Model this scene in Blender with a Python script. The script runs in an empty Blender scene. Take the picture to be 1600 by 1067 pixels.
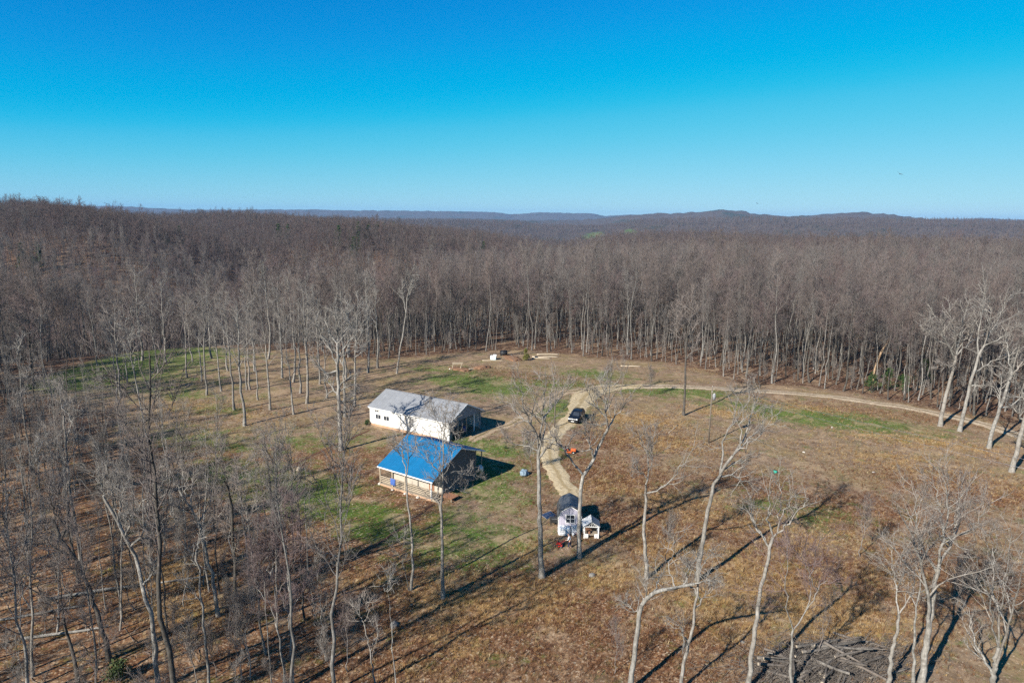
import bpy, math, random
import numpy as np
from mathutils import Vector, Matrix

scene = bpy.context.scene
RNG = np.random.default_rng(7)
random.seed(7)

# ------------------------------------------------------------------ camera
CAM_H, PITCH, ROLL, LENS = 37.0, math.radians(10.4), math.radians(0.8), 24.0
cam_data = bpy.data.cameras.new('camera')
cam_data.lens, cam_data.sensor_width, cam_data.sensor_fit = LENS, 36.0, 'HORIZONTAL'
cam_data.clip_start, cam_data.clip_end = 0.5, 40000.0
cam = bpy.data.objects.new('camera', cam_data)
scene.collection.objects.link(cam)
cam.matrix_world = Matrix.Translation((0, 0, CAM_H)) @ Matrix.Rotation(math.pi / 2 - PITCH, 4, 'X') @ Matrix.Rotation(ROLL, 4, 'Z')
scene.camera = cam

# ------------------------------------------------------------------ light
SUN_AZ, SUN_EL = math.radians(223.0), math.radians(31.0)     # where the sun stands (clockwise from +Y)
world = bpy.data.worlds.new('World')
scene.world = world
world.use_nodes = True
wn = world.node_tree.nodes
wl_ = world.node_tree.links
sky = wn.new('ShaderNodeTexSky')
sky.sky_type = 'NISHITA'
sky.sun_disc = False
sky.sun_elevation = SUN_EL
sky.sun_rotation = SUN_AZ
sky.altitude = 3000.0
sky.air_density, sky.dust_density, sky.ozone_density = 1.0, 0.0, 4.0
# tone response of the camera to the clear sky (one curve for the whole sphere)
vm = wn.new('ShaderNodeVectorMath')
vm.operation = 'SCALE'
vm.inputs['Scale'].default_value = 0.1
cv = wn.new('ShaderNodeRGBCurve')
for ch, pts in enumerate([[(0, 0), (.13, .0), (.19, .0), (.25, .07), (.45, .26), (.8, .46), (1, .54)],
                          [(0, 0), (.16, .19), (.23, .29), (.32, .44), (.43, .56), (.6, .65), (.9, .75), (1, .78)],
                          [(0, 0), (.3, .5), (.45, .74), (.58, .82), (.72, .84), (1, .90)]]):
    c = cv.mapping.curves[ch]
    while len(c.points) < len(pts):
        c.points.new(.5, .5)
    for p_, (x_, y_) in zip(c.points, pts):
        p_.location = (x_, y_)
cv.mapping.extend = 'HORIZONTAL'
cv.mapping.update()
vm2 = wn.new('ShaderNodeVectorMath')
vm2.operation = 'SCALE'
vm2.inputs['Scale'].default_value = 10.0
bg = wn['Background']
bg.inputs['Strength'].default_value = 0.051
wl_.new(sky.outputs[0], vm.inputs[0])
wl_.new(vm.outputs[0], cv.inputs['Color'])
wl_.new(cv.outputs[0], vm2.inputs[0])
wl_.new(vm2.outputs[0], bg.inputs['Color'])

sun_data = bpy.data.lights.new('sun', 'SUN')
sun_data.energy, sun_data.angle, sun_data.color = 5.0, math.radians(0.5), (1.0, 0.94, 0.84)
sun = bpy.data.objects.new('sun', sun_data)
scene.collection.objects.link(sun)
sd = Vector((-math.sin(SUN_AZ) * math.cos(SUN_EL), -math.cos(SUN_AZ) * math.cos(SUN_EL), -math.sin(SUN_EL)))
sun.rotation_euler = sd.to_track_quat('-Z', 'Y').to_euler()

scene.view_settings.view_transform = 'Standard'
scene.view_settings.look = 'None'
scene.view_settings.exposure = 0.95
scene.view_settings.gamma = 1.0
scene.view_settings.use_curve_mapping = False
scene.render.engine = 'CYCLES'
scene.cycles.use_denoising = False
scene.cycles.denoiser = 'OPENIMAGEDENOISE'
scene.cycles.denoising_input_passes = 'RGB_ALBEDO_NORMAL'
scene.cycles.denoising_prefilter = 'ACCURATE'
scene.cycles.max_bounces = 4
scene.cycles.diffuse_bounces = 2
scene.cycles.glossy_bounces = 2
scene.cycles.transmission_bounces = 3
scene.cycles.volume_bounces = 0
scene.cycles.transparent_max_bounces = 4
scene.cycles.sample_clamp_indirect = 4.0
scene.cycles.sample_clamp_direct = 6.0

# ------------------------------------------------------------------ survey: a pixel of the photograph seen as a point on the ground
F_PX = 1600 * LENS / 36.0


def ray(px, py):
    u, v = px - 800.0, py - 533.5
    c, s = math.cos(ROLL), math.sin(ROLL)
    u, v = u * c + v * s, -u * s + v * c
    c, s = math.cos(PITCH), math.sin(PITCH)
    return np.array([u, F_PX * c - v * s, -F_PX * s - v * c])


def G(px, py, z=0.0):
    d = ray(px, py)
    return np.array([0, 0, CAM_H]) + d * ((z - CAM_H) / d[2])


def PV(px, py, Y):
    d = ray(px, py)
    return np.array([0, 0, CAM_H]) + d * (Y / d[1])


def proj(p):
    p = np.atleast_2d(p)
    x, y, z = p[:, 0], p[:, 1], p[:, 2] - CAM_H
    c, s = math.cos(PITCH), math.sin(PITCH)
    fy, fz = y * c - z * s, y * s + z * c
    fy = np.where(fy < 1, 1, fy)
    u, v = x / fy * F_PX, -fz / fy * F_PX
    c, s = math.cos(ROLL), math.sin(ROLL)
    return np.stack([800 + u * c - v * s, 533.5 + u * s + v * c], 1)


def sm(a, b, x):
    t = np.clip((x - a) / (b - a), 0, 1)
    return t * t * (3 - 2 * t)


def ridge_profile(pts, R):
    az, el = [], []
    for px, py in pts:
        d = ray(px, py)
        a = math.atan2(d[0], d[1])
        az.append(math.degrees(a))
        el.append(CAM_H + d[2] / math.hypot(d[0], d[1]) * R)
    return np.array(az), np.array(el)


RIDGES = [
    (2700., 420., ridge_profile([(-400, 352), (700, 350), (800, 352), (850, 358), (940, 359), (1000, 350), (1100, 347), (1180, 346), (1260, 348), (1350, 348), (1430, 350), (1520, 350), (1600, 353), (2200, 360)], 2700.)),
    (4700., 600., ridge_profile([(-400, 345), (700, 342), (860, 345), (930, 343), (990, 336), (1060, 333.5), (1100, 331), (1128, 327.5), (1150, 330), (1185, 335), (1235, 338.5), (1290, 335), (1335, 332), (1385, 335), (1445, 343), (1600, 347), (2200, 355)], 4700.)),
    (9000., 900., ridge_profile([(-400, 319), (60, 322), (135, 323.5), (165, 321.5), (200, 323), (300, 328), (450, 327.5), (600, 329.5), (700, 330.5), (770, 331.5), (800, 335.5), (845, 332), (880, 333), (925, 333.5), (945, 338), (985, 335.5), (1050, 336), (1250, 340), (1450, 342.5), (1550, 341.5), (1600, 344), (2200, 353)], 9000.)),
]


def hgt(x, y):
    x, y = np.asarray(x, float), np.asarray(y, float)
    r = np.hypot(x, y)
    az = np.degrees(np.arctan2(x, y))
    z = 0.10 * np.sin(x * .13 + 1) * np.sin(y * .11) + 0.05 * np.sin(x * .41) * np.sin(y * .37 + 2)
    wl = sm(5, -20, az)
    n1 = np.sin(x * .011 + 2) * np.sin(y * .009 + 1) + .6 * np.sin(x * .023 + y * .017)
    z = z - 44 * wl * sm(200, 320, r) * (1 - sm(360, 600, r)) + (6 + 7 * wl) * n1 * sm(240, 460, r) * (1 - .65 * sm(650, 850, r))
    z = z + wl * (13 * sm(-4, -24, az) + 7 * sm(-29, -37, az)) * sm(480, 800, r)
    z = z - (1 - wl) * 7 * sm(320, 950, r)
    z = z - 16 * np.exp(-((az - 3.5) / 4.5) ** 2) * sm(300, 800, r)
    z = z - 40 * sm(1150, 2000, r) + 34 * sm(2500, 3900, r)
    n2 = np.sin(x * .0041 + 1.3) * np.sin(y * .0033 + .4) + .5 * np.sin(x * .009 - y * .006)
    z = z + 7 * n2 * sm(900, 2000, r) * (1 - .7 * sm(2800, 3600, r))
    for R, w, (a, e) in RIDGES:
        E = np.interp(az, a, e)
        zr = -60 + (E + 60) * np.exp(-((r - R) / w) ** 2)
        z = np.maximum(z, np.where(r > 1500, zr, -1e6))
    return z


def gz(x, y):
    return float(hgt(x, y))


# ------------------------------------------------------------------ scene-graph helpers
COL = scene.collection


def tag(o, label=None, cat=None, group=None, kind=None):
    if label: o['label'] = label
    if cat: o['category'] = cat
    if group: o['group'] = group
    if kind: o['kind'] = kind
    return o


def thing(name, label, cat, loc=(0, 0, 0), rz=0.0, group=None):
    o = bpy.data.objects.new(name, None)
    o.empty_display_size = 0.2
    COL.objects.link(o)
    o.location = loc
    o.rotation_euler = (0, 0, rz)
    return tag(o, label, cat, group)


def link(name, me, parent=None):
    o = bpy.data.objects.new(name, me)
    COL.objects.link(o)
    if parent is not None:
        o.parent = parent
    return o


def np_mesh(name, V, quads=None, tris=None, mats=(), midx=None, smooth=True):
    me = bpy.data.meshes.new(name)
    V = np.asarray(V, np.float32)
    q = np.zeros((0, 4), np.int32) if quads is None else np.asarray(quads, np.int32).reshape(-1, 4)
    t = np.zeros((0, 3), np.int32) if tris is None else np.asarray(tris, np.int32).reshape(-1, 3)
    me.vertices.add(len(V))
    me.vertices.foreach_set('co', V.ravel())
    me.loops.add(q.size + t.size)
    me.loops.foreach_set('vertex_index', np.concatenate([q.ravel(), t.ravel()]).astype(np.int32))
    n = len(q) + len(t)
    me.polygons.add(n)
    starts = np.concatenate([np.arange(len(q)) * 4, q.size + np.arange(len(t)) * 3]).astype(np.int32)
    me.polygons.foreach_set('loop_start', starts)
    for m in mats:
        me.materials.append(m)
    if midx is not None:
        me.polygons.foreach_set('material_index', np.asarray(midx, np.int32))
    me.update(calc_edges=True)
    me.polygons.foreach_set('use_smooth', np.full(n, bool(smooth)))
    me.validate()
    return me


class MB:
    """collects simple solids; build() links them as one mesh object"""

    def __init__(s):
        s.v, s.f = [], []

    def add(s, vs, fs):
        k = len(s.v)
        s.v += [tuple(v) for v in vs]
        s.f += [tuple(i + k for i in f) for f in fs]
        return s

    def box(s, x0, x1, y0, y1, z0, z1, M=None):
        vs = [Vector((x, y, z)) for z in (z0, z1) for y in (y0, y1) for x in (x0, x1)]
        if M is not None:
            vs = [M @ v for v in vs]
        return s.add(vs, [(0, 2, 3, 1), (4, 5, 7, 6), (0, 1, 5, 4), (2, 6, 7, 3), (0, 4, 6, 2), (1, 3, 7, 5)])

    def bar(s, a, b, w, h=None):
        a, b = Vector(a), Vector(b)
        h = w if h is None else h
        d = (b - a)
        L = d.length
        q = d.to_track_quat('X', 'Z').to_matrix().to_4x4()
        return s.box(0, L, -w / 2, w / 2, -h / 2, h / 2, Matrix.Translation(a) @ q)

    def cyl(s, a, b, r0, r1=None, n=10, cap=True):
        a, b = Vector(a), Vector(b)
        r1 = r0 if r1 is None else r1
        q = (b - a).to_track_quat('Z', 'Y').to_matrix()
        vs = []
        for p, r in ((a, r0), (b, r1)):
            for i in range(n):
                t = 2 * math.pi * i / n
                vs.append(p + q @ Vector((r * math.cos(t), r * math.sin(t), 0)))
        fs = [(i, (i + 1) % n, n + (i + 1) % n, n + i) for i in range(n)]
        if cap:
            fs += [tuple(range(n - 1, -1, -1)), tuple(range(n, 2 * n))]
        return s.add(vs, fs)

    def prism(s, pts, axis, a, b):
        """polygon pts (in the other two axes, in order) extruded from a to b along axis"""
        def mk(p, c):
            return {'x': (c, p[0], p[1]), 'y': (p[0], c, p[1]), 'z': (p[0], p[1], c)}[axis]
        n = len(pts)
        vs = [mk(p, a) for p in pts] + [mk(p, b) for p in pts]
        fs = [(i, (i + 1) % n, n + (i + 1) % n, n + i) for i in range(n)]
        return s.add(vs, fs + [tuple(range(n - 1, -1, -1)), tuple(range(n, 2 * n))])

    def loft(s, rings, close=True):
        n = len(rings[0])
        vs = [p for r in rings for p in r]
        fs = []
        for k in range(len(rings) - 1):
            for i in range(n if close else n - 1):
                j = (i + 1) % n
                fs.append((k * n + i, k * n + j, (k + 1) * n + j, (k + 1) * n + i))
        if close:
            fs += [tuple(range(n - 1, -1, -1)), tuple(range((len(rings) - 1) * n, len(rings) * n))]
        return s.add(vs, fs)

    def mesh(s, name, m, smooth=False):
        me = bpy.data.meshes.new(name)
        me.from_pydata(s.v, [], s.f)
        me.materials.append(m)
        import bmesh
        bm = bmesh.new()
        bm.from_mesh(me)
        bmesh.ops.recalc_face_normals(bm, faces=bm.faces)
        bm.to_mesh(me)
        bm.free()
        if smooth:
            for p in me.polygons:
                p.use_smooth = True
        me.update()
        return me

    def build(s, name, m, parent=None, smooth=False):
        return link(name, s.mesh(name, m, smooth), parent)


# ------------------------------------------------------------------ materials
class NT:
    def __init__(s, name, rough=0.85, spec=0.25):
        s.m = bpy.data.materials.new(name)
        s.m.use_nodes = True
        s.t = s.m.node_tree
        s.b = s.t.nodes['Principled BSDF']
        s.b.inputs['Roughness'].default_value = rough
        s.b.inputs['Specular IOR Level'].default_value = spec
        s._pos = None

    def new(s, typ, **kw):
        n = s.t.nodes.new(typ)
        for k, v in kw.items():
            setattr(n, k, v)
        return n

    def put(s, sock, v):
        if isinstance(v, bpy.types.NodeSocket):
            s.t.links.new(v, sock)
        elif v is not None:
            if hasattr(sock.default_value, '__len__') and hasattr(v, '__len__') and len(v) == 3 and len(sock.default_value) == 4:
                v = (*v, 1)
            sock.default_value = v

    def pos(s):
        if s._pos is None:
            s._pos = s.new('ShaderNodeNewGeometry').outputs['Position']
        return s._pos

    def obj(s):
        return s.new('ShaderNodeTexCoord').outputs['Object']

    def noise(s, scale, detail=4, rough=.55, vec=None, dist=0.0):
        n = s.new('ShaderNodeTexNoise')
        n.inputs['Scale'].default_value = scale
        n.inputs['Detail'].default_value = detail
        n.inputs['Roughness'].default_value = rough
        n.inputs['Distortion'].default_value = dist
        s.t.links.new(vec if vec is not None else s.pos(), n.inputs['Vector'])
        return n.outputs['Fac']

    def voro(s, scale, out='Color', vec=None):
        n = s.new('ShaderNodeTexVoronoi')
        n.inputs['Scale'].default_value = scale
        s.t.links.new(vec if vec is not None else s.pos(), n.inputs['Vector'])
        return n.outputs[out]

    def ramp(s, fac, stops):
        n = s.new('ShaderNodeValToRGB')
        e = n.color_ramp.elements
        while len(e) < len(stops):
            e.new(0.5)
        for i, (p, c) in enumerate(stops):
            e[i].position = p
            e[i].color = (*c, 1) if hasattr(c, '__len__') else (c, c, c, 1)
        s.put(n.inputs['Fac'], fac)
        return n.outputs['Color']

    def mix(s, fac, a, b, mode='MIX'):
        n = s.new('ShaderNodeMix', data_type='RGBA', blend_type=mode)
        s.put(n.inputs[0], fac)
        s.put(n.inputs[6], a)
        s.put(n.inputs[7], b)
        return n.outputs[2]

    def math(s, op, a, b=None, clamp=False):
        n = s.new('ShaderNodeMath', operation=op, use_clamp=clamp)
        s.put(n.inputs[0], a)
        if b is not None:
            s.put(n.inputs[1], b)
        return n.outputs[0]

    def rng(s, v, a, b, c=0.0, d=1.0):
        n = s.new('ShaderNodeMapRange')
        n.inputs[1].default_value, n.inputs[2].default_value, n.inputs[3].default_value, n.inputs[4].default_value = a, b, c, d
        s.put(n.inputs[0], v)
        return n.outputs[0]

    def attr(s, name, out='Color'):
        n = s.new('ShaderNodeAttribute', attribute_name=name)
        return n.outputs[out]

    def sep(s, c):
        n = s.new('ShaderNodeSeparateColor')
        s.put(n.inputs[0], c)
        return n.outputs

    def rand(s):
        return s.new('ShaderNodeObjectInfo').outputs['Random']

    def bump(s, h, strength=0.5, dist=0.05):
        n = s.new('ShaderNodeBump')
        n.inputs['Strength'].default_value = strength
        n.inputs['Distance'].default_value = dist
        s.t.links.new(h, n.inputs['Height'])
        s.t.links.new(n.outputs[0], s.b.inputs['Normal'])

    def color(s, c):
        s.put(s.b.inputs['Base Color'], c)
        return s.m


def plain(name, c, var=0.18, scale=3.0, rough=0.8, spec=0.3, metal=0.0, dirt=None):
    """painted or raw surface with uneven tone and a little grime"""
    n = NT(name, rough, spec)
    n.b.inputs['Metallic'].default_value = metal
    f = n.noise(scale, 6, .65)
    lo, hi = [max(0, x * (1 - var)) for x in c], [min(1, x * (1 + var)) for x in c]
    col = n.mix(n.rng(f, .3, .7), lo, hi)
    if dirt:
        col = n.mix(n.rng(n.noise(scale * .35, 6, .7), .52, .75, 0, .6), col, dirt)
    return n.color(col)


def bark_material(name, a, b, tint=(0.22, 0.15, 0.13), ts=0.5, dark=.55):
    n = NT(name, .92, .12)
    mp = n.new('ShaderNodeMapping')
    mp.inputs['Scale'].default_value = (1, 1, .22)
    n.t.links.new(n.pos(), mp.inputs['Vector'])
    f = n.noise(2.2, 5, .7)
    c = n.mix(n.rng(f, .34, .66), a, b)
    st = n.noise(11., 4, .65, mp.outputs[0])
    c = n.mix(n.rng(st, .42, .70, 0, .75), c, [x * .38 for x in a])
    c = n.mix(n.rng(n.noise(1.3, 4, .65), .5, .62, 0, .6), c, [x * .42 for x in a])
    r = n.rand()
    c = n.mix(n.math('MULTIPLY', r, ts), c, tint)
    r2 = n.math('FRACT', n.math('MULTIPLY', r, 17.31))
    c = n.mix(n.math('MULTIPLY', r2, dark), c, [x * .35 for x in a])
    n.bump(st, .7, .05)
    n.color(c)
    return n.m


M_BARK = bark_material('bark', (.22, .205, .18), (.41, .395, .365), (.24, .19, .15), .3, .35)
M_LIMB_WOOD = bark_material('wood_limb_bark', (.165, .15, .138), (.30, .28, .262), (.185, .13, .11), .5, .5)
M_TWIG_WOOD = bark_material('wood_twig', (.155, .137, .127), (.27, .248, .23), (.175, .115, .10), .6, .42)
M_BARK_WOOD = bark_material('wood_bark', (.17, .16, .145), (.36, .345, .32), (.17, .14, .115), .4, .58)
M_LIMB = bark_material('limb_bark', (.24, .222, .195), (.42, .40, .37), (.27, .22, .18), .3, .25)
M_BARK_DARK = bark_material('bark_dark', (.085, .077, .065), (.20, .185, .165), (.08, .065, .055), .5)
M_TWIG = bark_material('twig', (.19, .168, .148), (.32, .30, .275), (.215, .165, .145), .55, .35)
M_TWIG_PINK = bark_material('twig_pink', (.16, .122, .118), (.28, .225, .215), (.20, .13, .125), .5)
M_TWIG_FAR = bark_material('twig_far', (.12, .102, .094), (.20, .178, .164), (.15, .092, .08), .65, .35)


def ground_material():
    n = NT('ground_cover', .95, .1)
    z = n.sep(n.attr('zone'))          # green, straw, litter
    z2 = n.sep(n.attr('zone2'))        # forest floor, far canopy, far field
    big = n.noise(.13, 5, .6)
    mid = n.noise(.75, 5, .62)
    fine = n.noise(4.2, 5, .7)
    leaf = n.sep(n.voro(6.5))
    leaf2 = n.sep(n.voro(3.1))
    mown = n.mix(n.rng(mid, .3, .72), (.135, .095, .066), (.255, .185, .128))
    mown = n.mix(n.rng(big, .45, .62, 0, .55), mown, (.20, .155, .07))
    lit = n.ramp(leaf[0], [(0, (.05, .025, .014)), (.35, (.115, .055, .027)), (.65, (.185, .09, .042)), (.9, (.27, .165, .085)), (1, (.42, .34, .25))])
    lit = n.mix(n.rng(mid, .4, .7, 0, .6), lit, (.10, .052, .035))
    c = n.mix(n.rng(n.math('ADD', z[2], n.rng(mid, .3, .7, -.3, .3)), .25, .75), mown, lit)
    straw = n.mix(n.rng(fine, .35, .65), (.21, .125, .048), (.41, .27, .115))
    sm_ = n.rng(n.math('ADD', z[1], n.rng(n.noise(.5, 5, .65), .3, .7, -.45, .45)), .35, .75, 0, .85)
    c = n.mix(sm_, c, straw)
    green = n.mix(n.rng(mid, .3, .7), (.036, .082, .010), (.082, .15, .021))
    gm = n.rng(n.math('ADD', z[0], n.rng(n.noise(.3, 8, .75), .3, .7, -.55, .55)), .1, .62, 0, 1.0)
    gm = n.math('MULTIPLY', gm, n.rng(n.noise(2.4, 5, .75), .36, .56, .5, 1.0))
    c = n.mix(gm, c, green)
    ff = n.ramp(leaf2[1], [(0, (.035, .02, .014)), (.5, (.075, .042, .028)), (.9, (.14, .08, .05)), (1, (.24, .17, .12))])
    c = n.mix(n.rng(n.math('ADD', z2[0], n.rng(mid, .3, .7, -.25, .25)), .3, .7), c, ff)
    # light and dark specks of leaves and stems
    c = n.mix(n.rng(fine, .42, .72, 0, .6), c, n.mix(.6, c, (.055, .035, .022)))
    c = n.mix(n.rng(leaf[2], .93, .97, 0, .55), c, (.42, .35, .26))
    c = n.mix(n.rng(n.noise(.42, 6, .7), .46, .64, 0, .42), c, (.05, .03, .02))
    c = n.mix(n.rng(n.noise(.21, 6, .72, dist=.6), .52, .62, 0, .5), c, (.31, .23, .15))
    c = n.mix(1.0, c, (1.22, 1.18, 1.14), 'MULTIPLY')
    far = n.mix(n.rng(n.noise(.03, 6, .75), .3, .7), (.055, .04, .033), (.11, .085, .07))
    far = n.mix(n.rng(n.noise(.0035, 4, .6), .56, .64, 0, .7), far, (.03, .042, .025))
    c = n.mix(z2[1], c, far)
    fld = n.mix(n.rng(n.noise(.012, 3), .4, .6), (.07, .11, .035), (.15, .14, .07))
    c = n.mix(z2[2], c, fld)
    h = n.math('ADD', n.math('MULTIPLY', fine, .6), n.math('MULTIPLY', leaf[0], .5))
    n.bump(h, .55, .10)
    return n.color(c)


# ------------------------------------------------------------------ what stands open and what is wooded (ground plan, metres)
OPEN_PX = [(30, 606), (120, 572), (190, 552), (255, 538), (330, 536), (400, 542), (450, 550), (540, 560), (600, 562), (650, 557), (720, 551), (800, 547),
           (860, 551), (940, 560), (1040, 566), (1110, 579), (1150, 597), (1250, 604), (1340, 614), (1400, 628), (1470, 642), (1540, 652), (1620, 668),
           (1800, 720), (2300, 900), (2600, 1300), (560, 1300), (545, 1067), (530, 1000), (490, 900), (430, 845), (330, 800), (235, 750), (195, 700), (175, 640), (90, 625)]
OPEN = np.array([G(*p)[:2] for p in OPEN_PX])


def inside(poly, x, y):
    x, y = np.asarray(x, float), np.asarray(y, float)
    c = np.zeros(x.shape, bool)
    n = len(poly)
    for i in range(n):
        x0, y0 = poly[i]
        x1, y1 = poly[(i + 1) % n]
        if y0 == y1:
            continue
        hit = ((y0 > y) != (y1 > y)) & (x < (x1 - x0) * (y - y0) / (y1 - y0) + x0)
        c ^= hit
    return c


def edge_dist(poly, x, y):
    x, y = np.asarray(x, float), np.asarray(y, float)
    d = np.full(x.shape, 1e9)
    n = len(poly)
    for i in range(n):
        a, b = poly[i], poly[(i + 1) % n]
        ab = b - a
        t = np.clip(((x - a[0]) * ab[0] + (y - a[1]) * ab[1]) / (ab @ ab), 0, 1)
        d = np.minimum(d, np.hypot(x - a[0] - t * ab[0], y - a[1] - t * ab[1]))
    return d


# ------------------------------------------------------------------ ground
def blobs(x, y, lst):
    w = np.zeros(x.shape)
    for px, py, rx, ry, k in lst:
        c = G(px, py)
        a = math.radians(-25)
        dx, dy = x - c[0], y - c[1]
        u, v = dx * math.cos(a) + dy * math.sin(a), -dx * math.sin(a) + dy * math.cos(a)
        w = np.maximum(w, k * np.exp(-((u / rx) ** 2 + (v / ry) ** 2)))
    return w


GREEN = [(745, 598, 12, 7, 1), (775, 606, 9, 7, 1), (700, 580, 12, 5, .6), (880, 640, 5, 7, .95), (870, 600, 9, 6, .6), (930, 585, 9, 5, .7), (735, 692, 5, 3, 1.), (765, 700, 8, 4, .9),
         (760, 735, 7, 6, .7), (770, 770, 6, 5, .6), (490, 785, 8, 4, 1), (445, 780, 7, 4, .7), (560, 800, 7, 4, .75), (600, 825, 6, 4, .75), (740, 830, 9, 5, .55), (700, 860, 9, 5, .5), (1290, 655, 16, 6, .95), (1230, 645, 14, 5, .8), (1340, 662, 7, 4, .9),
         (1250, 800, 9, 5, .4), (120, 567, 30, 9, 1.5), (180, 556, 26, 9, 1.5), (240, 547, 22, 7, 1.4), (80, 590, 16, 9, 1.5), (300, 545, 20, 5, .8), (560, 690, 7, 4, .45), (330, 690, 15, 6, .45), (260, 610, 18, 6, .45), (400, 745, 12, 6, .6),
         (480, 690, 10, 5, .4), (1060, 612, 14, 5, .7), (1000, 610, 9, 5, .6), (345, 640, 6, 3, .5), (820, 705, 8, 5, .4), (470, 755, 12, 5, .6)]
STRAW = [(720, 940, 7, 4, 1), (775, 925, 5, 3, 1), (840, 920, 4, 3, .9), (830, 945, 5, 3, .8), (940, 900, 4, 4, .9), (830, 860, 3, 3, .7), (1000, 655, 10, 6, .7), (1030, 690, 9, 5, .75), (1140, 645, 8, 4, .8), (1060, 790, 9, 6, .6), (1270, 640, 9, 4, .6),
         (1300, 960, 7, 6, .9), (1180, 900, 8, 7, .7), (1120, 950, 7, 6, .75), (1240, 830, 9, 5, .6), (1440, 690, 16, 5, .6), (1400, 720, 12, 5, .5), (700, 1000, 5, 3, .6), (640, 700, 3, 2, .6), (270, 900, 7, 4, .8), (290, 950, 6, 4, .8), (575, 905, 4, 3, .6),
         (1050, 860, 8, 6, .6), (960, 760, 6, 5, .5), (330, 640, 20, 7, .45), (300, 665, 14, 5, .4), (1380, 900, 5, 4, .5), (650, 1040, 4, 3, .5), (1540, 760, 10, 5, .4)]
LITTER = [(930, 740, 14, 9, 1), (870, 960, 16, 9, 1), (1000, 1000, 12, 9, 1), (780, 1000, 14, 8, .8), (640, 1000, 14, 8, .9), (1000, 820, 14, 9, .85), (1180, 760, 14, 8, .7), (1100, 820, 14, 9, .7), (1530, 770, 16, 7, .9), (1350, 800, 16, 9, .8), (1300, 900, 16, 9, .7), (1500, 900, 14, 9, .8),
          (960, 690, 9, 7, .8), (830, 590, 24, 6, .55), (1120, 575, 14, 5, .8), (560, 900, 9, 6, .7), (400, 900, 12, 9, .9), (850, 780, 5, 6, .5), (1040, 690, 12, 6, .5), (1420, 650, 25, 5, .5)]

az_f = np.arange(-56, 56.01, .34)
az_b = np.arange(62, 298.1, 7.0)
AZ = np.radians(np.concatenate([az_f, az_b]))
RR = [6, 14, 22, 30, 36, 40]
r = 42.0
while r < 15000:
    RR.append(r)
    r += max(.55, .0055 * r if r < 300 else .015 * r)
RR = np.array(RR)
A2, R2 = np.meshgrid(AZ, RR)
gx, gy = R2 * np.sin(A2), R2 * np.cos(A2)
gzv = hgt(gx, gy)
nz = RNG.normal(0, 1, gx.shape)
gzv = gzv + nz * (.025 * (R2 < 200) + 3.2 * sm(1100, 2400, R2))
nR, nA = gx.shape
V = np.stack([gx, gy, gzv], -1).reshape(-1, 3)
V = np.vstack([V, [[0, 0, 0]]])
i, j = np.meshgrid(np.arange(nR - 1), np.arange(nA), indexing='ij')
jn = (j + 1) % nA
quads = np.stack([i * nA + j, (i + 1) * nA + j, (i + 1) * nA + jn, i * nA + jn], -1).reshape(-1, 4)[:, ::-1]
jj = np.arange(nA)
tris = np.stack([np.full(nA, nR * nA), (jj + 1) % nA, jj], -1)
M_GROUND = ground_material()
me = np_mesh('ground', V, quads, tris, [M_GROUND])
X, Y = V[:, 0], V[:, 1]
rr = np.hypot(X, Y)
azd = np.degrees(np.arctan2(X, Y))
ins = inside(OPEN, X, Y) & (rr < 260)
ed = np.where(rr < 400, edge_dist(OPEN, X, Y), 200)
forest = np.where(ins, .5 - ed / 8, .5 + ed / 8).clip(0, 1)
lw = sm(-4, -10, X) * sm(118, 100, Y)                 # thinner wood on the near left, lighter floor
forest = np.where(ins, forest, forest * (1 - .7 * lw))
near = (rr < 320)
zone = np.zeros((len(V), 4), np.float32)
zone[:, 0] = blobs(X, Y, GREEN) * near
zone[:, 1] = np.maximum(blobs(X, Y, STRAW), .12 * lw) * near
zone[:, 2] = np.maximum(blobs(X, Y, LITTER), .8 * lw) * near
zone[:, 3] = 1
zone2 = np.zeros((len(V), 4), np.float32)
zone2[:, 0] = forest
zone2[:, 1] = sm(700, 1500, rr)
fieldw = sm(2300, 2350, rr) * 0
for px, R_, ra, rw in [(890, 3500, 1.3, 420), (925, 2300, .9, 260), (950, 3300, 1.0, 320), (1200, 3600, .7, 250), (830, 3700, .9, 350), (1330, 3600, .5, 220), (980, 2350, .6, 160)]:
    a0 = math.degrees(math.atan2(px - 800, F_PX))
    fieldw = np.maximum(fieldw, 1.0 * ((((azd - a0) / ra) ** 2 + ((rr - R_) / rw) ** 2) < 1))
zone2[:, 2] = fieldw
zone2[:, 3] = 1
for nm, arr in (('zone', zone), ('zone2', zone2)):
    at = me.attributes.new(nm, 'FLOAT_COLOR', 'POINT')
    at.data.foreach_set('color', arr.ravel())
ground = tag(link('ground', me), kind='structure')


# ------------------------------------------------------------------ dirt road, gravel drive, worn tracks
def catmull(P, step):
    P = np.asarray(P, float)
    Q = np.vstack([2 * P[0] - P[1], P, 2 * P[-1] - P[-2]])
    out = []
    for k in range(1, len(Q) - 2):
        p0, p1, p2, p3 = Q[k - 1:k + 3]
        m = max(2, int(np.linalg.norm(p2 - p1) / step))
        for t in np.arange(m) / m:
            out.append(.5 * ((2 * p1) + (-p0 + p2) * t + (2 * p0 - 5 * p1 + 4 * p2 - p3) * t * t + (-p0 + 3 * p1 - 3 * p2 + p3) * t ** 3))
    out.append(P[-1])
    return np.array(out)


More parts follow.
